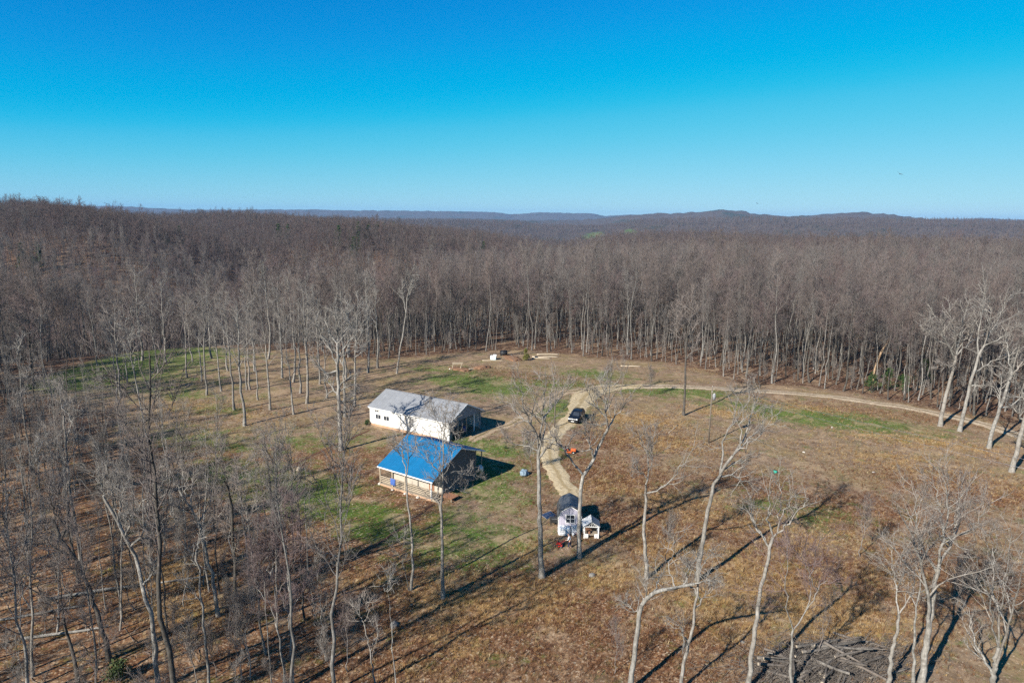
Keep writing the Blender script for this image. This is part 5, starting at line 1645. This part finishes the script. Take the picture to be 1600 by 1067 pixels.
# coop beside the shed
c_ = G(923.5, 842)
coop = thing('coop', 'small white-framed coop with a shingled gable roof beside the shed', 'coop', (c_[0], c_[1], gz(c_[0], c_[1])), -.04)
for x, y in ((-.82, 0), (.82, 0), (-.82, 1.5), (.82, 1.5)):
    MB().box(x - .07, x + .07, y - .07, y + .07, -.1, 1.45).build('post', M_WHITE, coop)
for y in (-.0, 1.5):
    MB().bar((-.75, y, 1.42), (.75, y, 1.42), .07, .1).build('beam', M_WHITE, coop)
    MB().bar((-.92, y - .02, 1.44), (0, y - .02, 2.02), .06, .1).build('rafter', M_WHITE, coop)
    MB().bar((.92, y - .02, 1.44), (0, y - .02, 2.02), .06, .1).build('rafter', M_WHITE, coop)
    MB().box(-.035, .035, y - .04, y + .03, 1.48, 1.95).build('king_post', M_WHITE, coop)
for q in range(5):
    xx = -.62 + q * .3
    MB().bar((xx, .02, 1.45), (xx * .3, .02, 1.85), .04, .04).build('lattice_slat', M_WHITE, coop)
for sgn in (-1, 1):
    for k in range(4):
        x0, x1 = sgn * (1.02 - .255 * k), sgn * (1.02 - .255 * (k + 1) - .03)
        z0, z1 = 1.44 + .165 * k, 1.44 + .165 * (k + 1) + .02
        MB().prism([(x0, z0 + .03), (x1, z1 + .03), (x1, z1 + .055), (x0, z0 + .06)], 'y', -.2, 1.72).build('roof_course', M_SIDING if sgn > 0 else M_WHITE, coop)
MB().box(-.75, -.35, -.05, -.02, 0, .55).build('panel', M_WHITE, coop)
MB().box(.35, .75, -.05, -.02, 0, .55).build('panel', M_WHITE, coop)
MB().box(-.75, .75, 1.45, 1.48, 0, 1.35).build('back_panel', M_REDWOOD, coop)
MB().box(-.76, .76, .1, 1.4, .3, .34).build('floor_board', M_WOOD, coop)
MB().box(-.5, -.1, .4, .9, .345, .62).build('nest_box', M_REDWOOD, coop)

# bits left of the shed
g_ = at(865, 821)
gr = thing('grill', 'black box grill standing against the left side of the shed', 'grill', g_, .1)
MB().box(-.42, .42, -.28, .28, .45, .85).build('body', M_BLACK, gr)
MB().prism([(-.28, .86), (.28, .86), (.22, 1.06), (-.15, 1.12), (-.27, 1.0)], 'x', -.42, .42).build('lid', M_BLACK, gr)
for x in (-.36, .36):
    for y in (-.22, .22):
        MB().box(x - .03, x + .03, y - .03, y + .03, 0, .449).build('leg', M_BLACK, gr)
MB().cyl((-.3, -.34, .95), (.3, -.34, .95), .015, n=6).build('handle', M_STEEL, gr)
for k, (dx, lab) in enumerate(((0, 'dark solar panel lying tilted left of the shed, farther of the two'), (.62, 'dark solar panel lying tilted left of the shed, nearer of the two'))):
    p_ = at(858, 806)
    sp = thing('solar_panel', lab, 'solar panel', (p_[0] - .25 + dx * .55, p_[1] + .3 - dx, p_[2]), .75)
    sp.rotation_euler = (.22, 0, .75)
    MB().box(-.85, .85, -.27, .27, .05, .085).build('frame', M_STEEL, sp)
    for q in range(4):
        MB().box(-.82 + q * .41, -.43 + q * .41, -.25, .25, .086, .09).build('cell', M_SOLAR, sp)
    MB().bar((-.6, .2, .05), (-.6, .25, -.12), .04).build('support', M_STEEL, sp)
    MB().bar((.6, .2, .05), (.6, .25, -.12), .04).build('support', M_STEEL, sp)

# black car on the drive
def make_car(loc, rz):
    car = thing('suv', 'black SUV parked on the gravel drive', 'car', loc, rz)
    # stations along the length (front at +x), ring: half width and heights
    S = [(-2.30, .78, .42, .80, None), (-2.22, .86, .34, 1.02, (1.12, .70)), (-1.75, .92, .30, 1.04, (1.66, .66)), (-.8, .94, .30, 1.03, (1.75, .68)), (.2, .94, .30, 1.02, (1.74, .67)), (.75, .94, .30, 1.01, (1.55, .66)), (1.15, .93, .30, 1.00, (1.06, .74)),
         (1.75, .91, .30, .97, (1.00, .72)), (2.18, .86, .34, .90, (.93, .66)), (2.34, .72, .42, .76, None)]
    rings = []
    for x, w, zb, zs, top in S:
        if top is None:
            top = (zs + .02, w * .8)
        zt, wt = top
        half = [(w * .92, zb), (w, zb + .16), (w, (zb + zs) / 2), (w * .985, zs), (wt + .03, zt - .05 if zt > zs + .1 else zt - .01), (wt * .8, zt)]
        rings.append([(x, a, b) for a, b in half] + [(x, -a, b) for a, b in half[::-1]])
    MB().loft(rings).build('body', M_BLACKPAINT, car, True)
    for sg in (-1, 1):
        for xa, xb, ta, tb in ((-1.7, -.95, .0, 0), (-.85, -.05, 0, 0), (.03, .78, 0, -.3)):
            za, zb_ = 1.08, 1.62
            f = lambda z: .945 - (z - 1.03) * .40
            MB().add([(xa, sg * (f(za) + .012), za), (xb, sg * (f(za) + .012), za), (xb + tb, sg * (f(zb_) + .012), zb_), (xa + ta, sg * (f(zb_) + .012), zb_),
                      (xa, sg * (f(za) - .03), za), (xb, sg * (f(za) - .03), za), (xb + tb, sg * (f(zb_) - .03), zb_), (xa + ta, sg * (f(zb_) - .03), zb_)],
                     [(0, 1, 2, 3), (7, 6, 5, 4), (0, 4, 5, 1), (1, 5, 6, 2), (2, 6, 7, 3), (3, 7, 4, 0)]).build('side_window', M_GLASS, car)
        for x in (-1.42, 1.42):
            wh = MB().cyl((x, sg * .74, .36), (x, sg * .97, .36), .36, n=20).build('wheel', M_RUBBER, car, True)
            MB().cyl((x, sg * .971, .36), (x, sg * .985, .36), .22, n=14).build('rim', M_CHROME, wh)
        MB().box(2.2, 2.345, sg * .66 - .14, sg * .66 + .14, .72, .86).build('headlight', M_WHITE2, car)
        MB().box(-2.31, -2.2, sg * .74 - .08, sg * .74 + .08, .8, 1.05).build('tail_light', M_RED, car)
        MB().box(.75, .95, sg * 1.0 - .1, sg * 1.0 + .1, 1.08, 1.2).build('mirror', M_BLACKPAINT, car)
        MB().bar((-1.6, sg * .62, 1.80), (.2, sg * .62, 1.80), .04).build('roof_rail', M_BLACK, car)
    MB().add([(1.16, .72, 1.08), (1.16, -.72, 1.08), (.72, -.63, 1.60), (.72, .63, 1.60), (1.10, .72, 1.04), (1.10, -.72, 1.04), (.66, -.63, 1.56), (.66, .63, 1.56)],
             [(0, 1, 2, 3), (7, 6, 5, 4), (0, 4, 5, 1), (1, 5, 6, 2), (2, 6, 7, 3), (3, 7, 4, 0)]).build('windscreen', M_GLASS, car)
    MB().add([(-2.25, .66, 1.12), (-2.25, -.66, 1.12), (-1.86, -.60, 1.62), (-1.86, .60, 1.62), (-2.2, .66, 1.1), (-2.2, -.66, 1.1), (-1.8, -.6, 1.6), (-1.8, .6, 1.6)],
             [(0, 1, 2, 3), (7, 6, 5, 4), (0, 4, 5, 1), (1, 5, 6, 2), (2, 6, 7, 3), (3, 7, 4, 0)]).build('rear_window', M_GLASS, car)
    MB().box(2.3, 2.36, -.48, .48, .55, .74).build('grille', M_BLACK, car)
    MB().box(2.26, 2.40, -.8, .8, .36, .5).build('bumper', M_BLACK, car)
    MB().box(2.401, 2.41, -.26, .26, .38, .49).build('number_plate', M_WHITE, car)
    return car


p_ = at(901, 657, .06)
make_car(p_, math.radians(-112)).scale = (1.1, 1.1, 1.12)

# orange riding mower beside the drive
mo = thing('riding_mower', 'orange riding mower parked in the leaves right of the drive', 'mower', at(890, 706), math.radians(-20))
hood = [[(x, s * w, z) for s, z in ((-1, .35), (-1, .62), (-.6, .74), (.6, .74), (1, .62), (1, .35))] for x, w in ((.25, .3), (.5, .31), (.9, .28), (1.05, .2))]
MB().loft(hood).build('hood', M_ORANGE, mo)
MB().box(-.75, .25, -.28, .28, .32, .46).build('chassis', M_BLACK, mo)
MB().prism([(-.85, .46), (-.1, .46), (-.2, .56), (-.8, .6)], 'y', -.34, .34).build('fender', M_ORANGE, mo)
st = MB().box(-.62, -.2, -.22, .22, .6, .7).build('seat', M_BLACK, mo)
MB().box(-.7, -.62, -.22, .22, .62, 1.0).build('backrest', M_BLACK, st)
MB().cyl((.2, 0, .6), (.02, 0, .98), .02, n=8).build('steering_column', M_BLACK, mo)
MB().cyl((.02, 0, .97), (.0, 0, 1.0), .19, n=16).build('steering_wheel', M_BLACK, mo)
MB().box(-.35, .45, -.6, .6, .14, .28).build('cutting_deck', M_ORANGE, mo)
for x, r_, y in ((-.55, .27, .42), (.75, .19, .4)):
    for sg in (-1, 1):
        wh = MB().cyl((x, sg * (y - .1), r_), (x, sg * (y + .1), r_), r_, n=16).build('wheel', M_RUBBER, mo, True)
        MB().cyl((x, sg * (y + .101), r_), (x, sg * (y + .11), r_), r_ * .55, n=12).build('rim', M_WHITE, wh)

# forest-edge oddments behind the barn
fr = thing('sawhorse', 'pale wooden sawhorse with two rails on splayed legs behind the barn', 'sawhorse', at(715, 577), .1)
for y in (-.25, .25):
    MB().bar((-1.3, y, 1.5 + y * .3), (1.3, y, 1.5 + y * .3), .1, .12).build('rail', M_PALEWOOD, fr)
for x in (-1.1, .9):
    MB().bar((x - .25, -.5, 0), (x + .1, -.2, 1.42), .09).build('leg', M_PALEWOOD if x > 0 else M_WOOD, fr)
    MB().bar((x - .25, .6, 0), (x + .1, .2, 1.5), .09).build('leg', M_WOOD, fr)
p_ = at(771, 562)
wb = thing('storage_tub', 'pale blue-white storage tub with a lid at the forest edge behind the barn', 'tub', p_, -.15)
rounded_box(1.5, 1.0, .95, .15).build('body', plain('pale_blue', (.58, .68, .72), .06, 2, .4, .4), wb, True)
MB().box(-.8, .8, -.55, .55, .96, 1.04).build('lid', M_WHITE, wb)
MB().box(-.1, .75, .1, .5, 1.041, 1.3).build('top_box', M_WHITE, wb)
for x in (-.6, .6):
    MB().box(x - .12, x + .12, -.3, .3, -.12, -.001).build('skid', M_WOOD, wb)
p2 = at(787, 556)
tkb = thing('oil_tank', 'black round tank lying on its side behind the pale tub', 'tank', p2, .2)
MB().cyl((-.9, 0, .75), (.9, 0, .75), .7, n=20).build('body', M_BLACK, tkb, True)
for x in (-.5, .5):
    MB().box(x - .1, x + .1, -.4, .4, -.05, .14).build('cradle', M_WOOD, tkb)


# logs
def log(px, py, L, r, rz, label, m=None, dz=0.0, pitch=0.0, seed=0, group=None, world=None):
    rg = np.random.default_rng(900 + seed)
    p = resample([(-L / 2, 0, 0), (-L / 6, rg.normal(0, L * .012), rg.normal(0, r * .3)), (L / 6, rg.normal(0, L * .012), rg.normal(0, r * .3)), (L / 2, 0, 0)], 9)
    R = r * np.linspace(1.05, .72, 9)
    g = Geo()
    g.tubes(p[None], R[None], 9)
    nv = len(g.V[0])
    # end discs
    V = np.vstack([g.V[0], p[0][None], p[-1][None]])
    T = [(nv, (k + 1) % 9, k) for k in range(9)] + [(nv + 1, nv - 9 + k, nv - 9 + (k + 1) % 9) for k in range(9)]
    me = np_mesh('log', V, g.Q[0], T, [m or M_BARK, M_WOOD], np.concatenate([np.zeros(len(g.Q[0])), np.ones(18)]))
    o = link('log', me)
    b = at(px, py) if world is None else world
    o.location = (b[0], b[1], b[2] + r * .8 + dz)
    o.rotation_euler = (0, pitch, rz)
    return tag(o, label, 'log', group)


log(852, 559, 7, .2, .02, 'pale log at the forest edge right of the green bush, longest of the pile', M_PALEWOOD, seed=1)
log(856, 557, 6, .17, .06, 'pale log lying on top of the log pile right of the green bush', M_PALEWOOD, .36, seed=2)
log(846, 561, 5, .16, -.05, 'short pale log in front of the log pile right of the green bush', M_PALEWOOD, seed=3)
log(985, 573, 5, .16, -.1, 'pale log lying alone in the grass at the back of the clearing', M_PALEWOOD, seed=4)
log(770, 564, 5.5, .12, .05, 'long pale board-like log under the white tub', M_PALEWOOD, seed=5)
log(740, 577, 2.6, .14, .5, 'short pale log on the clay right of the sawhorse', M_PALEWOOD, seed=6)
log(1052, 670, 5.5, .09, 1.05, 'thin straw-coloured fallen pole in the grass below the lone tree', M_PALEWOOD, seed=7)
log(140, 930, 8.5, .16, .35, 'grey fallen trunk lying across the left wood behind the leaning dark tree', M_BARK, .15, seed=8)
log(105, 990, 6.5, .13, .3, 'grey fallen limb on the ground at bottom left', M_BARK, .1, seed=9)
log(60, 960, 7.5, .12, .38, 'long grey fallen trunk near the left edge', M_BARK, .1, seed=10)
log(300, 905, 6, .09, .33, 'thin pale fallen pole in the middle of the left wood', M_BARK, .1, seed=11)

# snag
b = at(1365, 596)
sn = thing('dead_snag', 'broken orange-brown dead trunk leaning right at the forest edge above the road', 'tree', b)
pth = np.array([PV(x, y, b[1]) - np.array(b) for x, y in ((1364, 597), (1368, 575), (1376, 552), (1390, 530))])
pth[0, 2] = -.3
tp = resample(pth, 10)
g = Geo()
g.tubes(tp[None], (.36 * np.linspace(1, .55, 10))[None], 9)
M_SNAG = bark_material('snag_wood', (.40, .27, .16), (.56, .42, .29), (.40, .26, .16), .3)
link('trunk', g.mesh('trunk', [M_SNAG]), sn)
g = Geo()
st_ = np.stack([tp[-2], tp[-2]])[:, None] + np.linspace(0, 1, 4)[None, :, None] * np.array([[-1.4, 0, .9], [.7, .2, .9]])[:, None]
g.tubes(st_, np.tile(np.linspace(.09, .03, 4), (2, 1)), 6)
link('broken_limb', g.mesh('broken_limb', [M_SNAG]), sn)


# evergreen shrubs
def shrub(px, py, w, h, label, seed, m=M_SHRUB, n=900, leaf=.26):
    rg = np.random.default_rng(1000 + seed)
    o = thing('evergreen_shrub', label, 'shrub', at(px, py), 0, 'evergreen shrubs')
    cs, rs = [], []
    for k in range(14):
        a = rg.uniform(0, 6.28)
        z = rg.uniform(.15, .9)
        rad = w * .5 * (1 - z * .75) * rg.uniform(.2, .9)
        cs.append((rad * math.cos(a), rad * math.sin(a), z * h))
        rs.append(w * .26 * (1.15 - z * .6) * rg.uniform(.7, 1.2))
    V, T = leafy(rg, n, cs, rs, leaf)
    link('foliage', np_mesh('foliage', V, None, T, [m], smooth=False), o)
    g = Geo()
    P = np.array([[[0, 0, -.1], [c[0] * .5, c[1] * .5, c[2] * .55], list(c)] for c in cs[:8]])
    g.tubes(P, np.tile(np.array([.05, .03, .015]), (8, 1)), 5)
    link('stem', g.mesh('stem', [M_BARK_DARK]), o)


shrub(822, 563, 2.6, 3.2, 'yellow-green bush at the forest edge behind the clearing', 1, leaf_material('yellow_bush', (.07, .075, .015), (.15, .14, .03)), 1000)
shrub(1362, 613, 4.2, 4.6, 'dark green shrub at the foot of the dead snag above the road', 2, M_NEEDLE)
shrub(1386, 611, 3.8, 5.6, 'tall dark green shrub right of the dead snag', 3, M_NEEDLE)
shrub(1410, 614, 4.2, 4.4, 'dark green shrub beside the road, rightmost of the three by the snag', 4, M_NEEDLE)
shrub(1442, 600, 4.4, 6.4, 'dark green shrub deeper in the wood above the road', 5, M_NEEDLE)
shrub(186, 1062, 2.6, 1.6, 'leafy green shrub on the ground in the bottom left', 6, M_SHRUB, 1600, .16)
shrub(574, 664, 1.3, .9, 'low dark brush clump at the left corner of the barn', 7, M_NEEDLE, 500, .15)
shrub(790, 700, .8, .4, 'tiny dark weed clump between barn and drive', 8, M_NEEDLE, 200, .12)


M_POLE = plain('pole_wood', (.15, .125, .10), .25, 5, .9, .15)
# utility pole with transformer, plain pole, wires
def pole(px, py, ptop, label, transformer):
    b = at(px, py)
    top = PV(ptop[0], ptop[1], b[1])[2]
    o = thing('utility_pole', label, 'pole', b)
    MB().cyl((0, 0, -.3), (0, 0, top), .13, .09, 12).build('shaft', M_POLE, o, True)
    if transformer:
        tr = MB().cyl((.38, -.1, top - 2.2), (.38, -.1, top - 1.2), .24, n=14).build('transformer', M_SIDING, o, True)
        MB().cyl((.38, -.1, top - 1.2), (.38, -.1, top - 1.1), .1, .05, 10).build('bushing', M_STEEL, tr)
        MB().bar((0, 0, top - 1.5), (.3, -.1, top - 1.5), .08).build('bracket', M_STEEL, o)
        for z in (top + .02, top - .9):
            MB().cyl((0, -.1, z), (0, -.1, z + .16), .05, n=8).build('insulator', M_STONE, o)
    else:
        MB().bar((-.35, 0, top - .3), (.35, 0, top - .3), .07, .09).build('crossarm', M_WOOD, o)
    return b, top


b, top = pole(1107, 692, (1107, 604), 'wooden utility pole with a grey transformer in the field', True)
b2, top2 = pole(866.5, 668, (867.5, 606), 'thin wooden pole beside the gravel drive left of the car', False)


def wire(name, a, c, sag, r, label):
    t = np.linspace(0, 1, 40)[:, None]
    p = np.asarray(a) * (1 - t) + np.asarray(c) * t
    p[:, 2] -= sag * 4 * (t * (1 - t))[:, 0]
    g = Geo()
    g.tubes(p[None], np.full((1, 40), r), 5)
    tag(link(name, g.mesh(name, [M_CHROME])), label, 'wire')


far = np.array([b[0] + .656 * 95, b[1] - .755 * 95, 0])
wire('power_line', (b[0], b[1] - .1, top + .15), (far[0], far[1], top + .6), .7, .017, 'upper power line running from the utility pole over the field')
wire('power_line', (b[0], b[1] - .1, top - .8), (far[0], far[1], top - .5), .8, .017, 'lower power line running from the utility pole over the field')

# clothesline
for px, py, lab in ((526, 893, 'rusty T-shaped clothesline post below the cabin, right one'), (462, 868, 'rusty T-shaped clothesline post below the cabin, left one')):
    o = thing('clothesline_post', lab, 'post', at(px, py), -.5)
    MB().cyl((0, 0, -.2), (0, 0, 1.9), .035, n=8).build('upright', M_WOOD, o)
    MB().bar((0, -.6, 1.9), (0, .6, 1.9), .05).build('crossbar', M_WOOD, o)
a1, a2 = at(526, 893), at(462, 868)
wire('clothesline', (a1[0], a1[1], a1[2] + 1.93), (a2[0], a2[1], a2[2] + 1.93), .12, .012, 'thin clothesline strung between the two T-shaped posts')

M_LOG = bark_material('old_log', (.13, .118, .105), (.26, .24, .215), (.16, .12, .095), .5, .6)
# brush pile: logs one by one, small sticks as a mass
pc = G(1290, 1040)
rgb = np.random.default_rng(55)
for k in range(48):
    u, v = rgb.uniform(-4.6, 5.2), rgb.uniform(-2.6, 2.6)
    L_ = rgb.uniform(2.2, 5.6)
    r_ = rgb.uniform(.045, .15)
    wz = .15 + 1.05 * max(0, 1 - (u / 5) ** 2 - (v / 2.6) ** 2) * rgb.uniform(.4, 1)
    x, y = pc[0] + u, pc[1] + v + .22 * u
    log(0, 0, L_, r_, .32 + rgb.normal(0, .45), 'grey log heaped in the brush pile, %s from its left end' % nth(k + 1), M_LOG, wz, rgb.normal(0, .14), 60 + k, 'logs heaped in the brush pile', (x, y, gz(x, y)))
lo_ = sorted([o for o in scene.objects if o.get('group') == 'logs heaped in the brush pile'], key=lambda o: proj(np.array(o.location))[0][0])
for k, o in enumerate(lo_):
    o['label'] = 'grey log heaped in the brush pile, %s from its left end' % nth(k + 1)
n_ = 4200
u, v = rgb.normal(0, 3.6, n_), rgb.normal(0, 1.6, n_)
cx, cy = pc[0] + u, pc[1] + v + .22 * u
hz = rgb.uniform(0, .8, n_) * (.15 + .85 * np.exp(-(u / 3.6) ** 2 - (v / 1.7) ** 2))
an = .32 + rgb.normal(0, .75, n_)
el = rgb.normal(.12, .35, n_)
Ls = rgb.uniform(.6, 3.0, n_)
dv = np.stack([np.cos(an) * np.cos(el), np.sin(an) * np.cos(el), np.sin(el)], 1) * Ls[:, None]
c0 = np.stack([cx, cy, hgt(cx, cy) + hz], 1)
P = np.stack([c0 - dv / 2, c0 + rgb.normal(0, .06, (n_, 3)), c0 + dv / 2], 1)
g = Geo()
g.tubes(P, rgb.uniform(.01, .03, n_)[:, None] * np.array([[1, .8, .4]]), 3)
tag(link('brush_debris', g.mesh('brush_debris', [M_LOG])), 'tangled sticks and twigs of the brush pile', 'brush', kind='stuff')
# fallen sticks strewn in the woods on the left
n_ = 1500
sxx, syy = rgb.uniform(-46, -8, n_), rgb.uniform(44, 100, n_)
kk = ~inside(OPEN, sxx, syy)
sxx, syy = sxx[kk], syy[kk]
m_ = len(sxx)
an = rgb.uniform(0, 6.28, m_)
Ls = rgb.uniform(.8, 3.2, m_)
dv = np.stack([np.cos(an), np.sin(an), rgb.normal(.12, .15, m_)], 1) * Ls[:, None]
c0 = np.stack([sxx, syy, hgt(sxx, syy) + .12], 1)
P = np.stack([c0 - dv / 2, c0 + rgb.normal(0, .08, (m_, 3)), c0 + dv / 2], 1)
g = Geo()
g.tubes(P, rgb.uniform(.012, .04, m_)[:, None] * np.array([[1, .8, .4]]), 3)
tag(link('fallen_debris', g.mesh('fallen_debris', [M_TWIG])), 'fallen sticks strewn over the floor of the left wood', 'brush', kind='stuff')


# ------------------------------------------------------------------ person with a red tiller in front of the shed
M_SKIN = plain('skin', (.50, .30, .22), .08, 6, .6)
M_HAIR = plain('dark_hair', (.035, .025, .02), .2, 8, .8)
M_SHIRT = plain('white_teal_shirt', (.62, .66, .68), .12, 5, .85, .15, dirt=(.10, .26, .30))
M_TROUSERS = plain('navy_trousers', (.03, .035, .07), .2, 5, .9, .15)
M_SHOE = plain('brown_shoe', (.08, .05, .035), .2, 5, .8)


def skin_mesh(name, verts, edges, m, parent, sub=2, root=0):
    me = bpy.data.meshes.new(name)
    me.from_pydata([v[:3] for v in verts], [], [])
    me.edges.add(len(edges))
    me.edges.foreach_set('vertices', np.array(edges, np.int32).ravel())
    me.update()
    me.materials.append(m)
    o = link(name, me, parent)
    sk = o.modifiers.new('skin', 'SKIN')
    sk.use_smooth_shade = True
    if not me.skin_vertices:
        import bmesh
        bm = bmesh.new()
        bm.from_mesh(me)
        bm.verts.layers.skin.verify()
        bm.to_mesh(me)
        bm.free()
    for k, v in enumerate(verts):
        sv = me.skin_vertices[0].data[k]
        r_ = v[3] if hasattr(v[3], '__len__') else (v[3], v[3])
        sv.radius = r_
        sv.use_root = (k == root)
    ss = o.modifiers.new('smooth', 'SUBSURF')
    ss.levels = ss.render_levels = sub
    return o


pb = at(890, 857)
pe = thing('person', 'person in a white and teal top and dark trousers pushing a red tiller', 'person', pb, math.radians(180 - 12))
# local frame: +x is where the person faces
Vb = [(0, 0, .94, (.12, .15)), (.03, 0, 1.14, (.10, .135)), (.08, 0, 1.34, (.105, .16)), (.11, 0, 1.46, (.06, .07)), (.15, 0, 1.53, (.05, .05)), (.18, 0, 1.62, (.085, .075)), (.19, 0, 1.70, (.07, .065))]
Eb = [(0, 1), (1, 2), (2, 3), (3, 4), (4, 5), (5, 6)]
for sg in (-1, 1):
    k = len(Vb)
    st = .14 * sg
    Vb += [(0, .10 * sg, .88, .088), (st * .6 + .03, .11 * sg, .50, .062), (st - .03, .115 * sg, .10, .042), (st + .10, .12 * sg, .04, (.035, .045))]
    Eb += [(0, k), (k, k + 1), (k + 1, k + 2), (k + 2, k + 3)]
    k = len(Vb)
    Vb += [(.08, .20 * sg, 1.39, .058), (.12, .26 * sg, 1.14, .042), (.36, .22 * sg, 1.00, .032), (.44, .21 * sg, .985, (.018, .036))]
    Eb += [(2, k), (k, k + 1), (k + 1, k + 2), (k + 2, k + 3)]
    h0 = k + 3
    for q, (dy, ln) in enumerate(((-.028, .062), (-.009, .075), (.010, .070), (.028, .055))):
        k = len(Vb)
        Vb += [(.47, .21 * sg + dy, .995, .009), (.47 + ln * .6, .21 * sg + dy, .985, .0085), (.47 + ln * .55, .21 * sg + dy, .955, .007)]
        Eb += [(h0, k), (k, k + 1), (k + 1, k + 2)]
    k = len(Vb)
    Vb += [(.455, .21 * sg - sg * .04, .965, .0095), (.49, .21 * sg - sg * .035, .945, .008)]
    Eb += [(h0, k), (k, k + 1)]
skin_mesh('body', Vb, Eb, M_SKIN, pe)
inf = 1.16
Vs = [(0, 0, .95, (.145, .175)), (.03, 0, 1.14, (.125, .165)), (.08, 0, 1.34, (.128, .185)), (.10, 0, 1.43, (.08, .10))]
Es = [(0, 1), (1, 2), (2, 3)]
for sg in (-1, 1):
    k = len(Vs)
    Vs += [(.08, .20 * sg, 1.39, .075), (.12, .26 * sg, 1.14, .058), (.29, .23 * sg, 1.03, .048)]
    Es += [(2, k), (k, k + 1), (k + 1, k + 2)]
skin_mesh('shirt', Vs, Es, M_SHIRT, pe)
Vt = [(0, 0, .96, (.14, .17)), (0, 0, .90, (.13, .165))]
Et = [(0, 1)]
for sg in (-1, 1):
    k = len(Vt)
    st = .14 * sg
    Vt += [(0, .10 * sg, .84, .108), (st * .6 + .03, .11 * sg, .50, .08), (st - .03, .115 * sg, .11, .06)]
    Et += [(1, k), (k, k + 1), (k + 1, k + 2)]
skin_mesh('trousers', Vt, Et, M_TROUSERS, pe)
skin_mesh('hair', [(.13, 0, 1.66, (.06, .075)), (.17, 0, 1.73, (.075, .072)), (.22, 0, 1.74, (.05, .06))], [(0, 1), (1, 2)], M_HAIR, pe)
MB().prism([(.262, 1.63), (.295, 1.60), (.262, 1.595)], 'y', -.014, .014).build('nose', M_SKIN, pe)
for sg in (-1, 1):
    MB().box(.255, .268, sg * .032 - .012, sg * .032 + .012, 1.636, 1.646).build('eye', M_HAIR, pe)
    MB().box(.17, .2, sg * .078 - .012, sg * .078 + .012, 1.595, 1.65).build('ear', M_SKIN, pe)
    skin_mesh('shoe', [(.14 * sg - .05, .115 * sg, .05, (.045, .05)), (.14 * sg + .13, .12 * sg, .035, (.038, .05))], [(0, 1)], M_SHOE, pe, 1)
MB().box(.258, .268, -.025, .025, 1.562, 1.570).build('mouth', M_RED, pe)
ti = thing('garden_tiller', 'red garden tiller held by the person in front of the shed', 'tiller', pb, math.radians(180 - 12))
for sg in (-1, 1):
    MB().cyl((.46, .21 * sg, .97), (1.15, .12 * sg, .42), .016, n=8).build('handlebar', M_RED, ti)
    MB().cyl((.40, .215 * sg, 1.005), (.52, .205 * sg, .92), .021, n=8).build('grip', M_BLACK, ti)
    wh = MB().cyl((1.2, sg * .2, .2), (1.2, sg * .28, .2), .2, n=16).build('wheel', M_RUBBER, ti, True)
    MB().cyl((1.2, sg * .281, .2), (1.2, sg * .29, .2), .1, n=10).build('rim', M_RED, wh)
MB().prism([(1.0, .3), (1.55, .3), (1.5, .52), (1.3, .6), (1.05, .52)], 'y', -.17, .17).build('engine_cover', M_RED, ti)
MB().cyl((1.3, 0, .6), (1.3, 0, .7), .09, n=12).build('engine', M_BLACK, ti)
MB().box(.86, 1.3, -.28, .28, .2, .29).build('tine_guard', M_RED, ti)
for k in range(4):
    MB().box(.93, 1.03, -.24 + .15 * k, -.21 + .15 * k, .02, .2).build('tine', M_STEEL, ti)

# birds gliding far off
for px, py, dist, span, lab in ((1406, 272, 190, 1.7, 'dark bird gliding in the clear sky, the larger one at right'), (1183, 318, 260, 1.5, 'tiny dark bird gliding just above the hills')):
    p = PV(px, py, dist)
    bd = thing('bird', lab, 'bird', tuple(p), .8)
    bd.rotation_euler = (.5, .25, .8)
    rings = []
    for x, r_ in ((-.38, .02), (-.2, .09), (0, .12), (.2, .09), (.32, .055), (.4, .05), (.46, .012)):
        rings.append([(x, r_ * math.cos(t), r_ * .85 * math.sin(t)) for t in np.arange(8) * math.pi / 4])
    MB().loft(rings).build('body', M_BLACK, bd, True)
    for sg in (-1, 1):
        h_ = span / 2
        MB().loft([[(.16, sg * .08, .04), (-.16, sg * .08, .04), (-.16, sg * .08, .0), (.16, sg * .08, .02)], [(.2, sg * h_ * .5, .16), (-.14, sg * h_ * .5, .15), (-.14, sg * h_ * .5, .13), (.2, sg * h_ * .5, .13)],
                   [(.06, sg * h_, .2), (-.12, sg * h_, .2), (-.12, sg * h_, .19), (.06, sg * h_, .19)]]).build('wing', M_BLACK, bd)
    MB().prism([(-.34, -.04), (-.34, .04), (-.62, .13), (-.62, -.13)], 'z', -.01, .01).build('tail', M_BLACK, bd)

# ------------------------------------------------------------------ haze: the air between here and the hills
hz = MB().box(-13500, 13500, -300, 13500, -260, 150)
hm = bpy.data.materials.new('haze')
hm.use_nodes = True
hn = hm.node_tree.nodes
hn.remove(hn['Principled BSDF'])
pv = hn.new('ShaderNodeVolumePrincipled')
pv.inputs['Color'].default_value = (.27, .54, .92, 1)
pv.inputs['Density'].default_value = 5.5e-5
pv.inputs['Anisotropy'].default_value = 0.0
hm.node_tree.links.new(pv.outputs[0], hn['Material Output'].inputs['Volume'])
tag(hz.build('haze', hm), 'thin blue haze over the far hills', 'haze', kind='stuff')
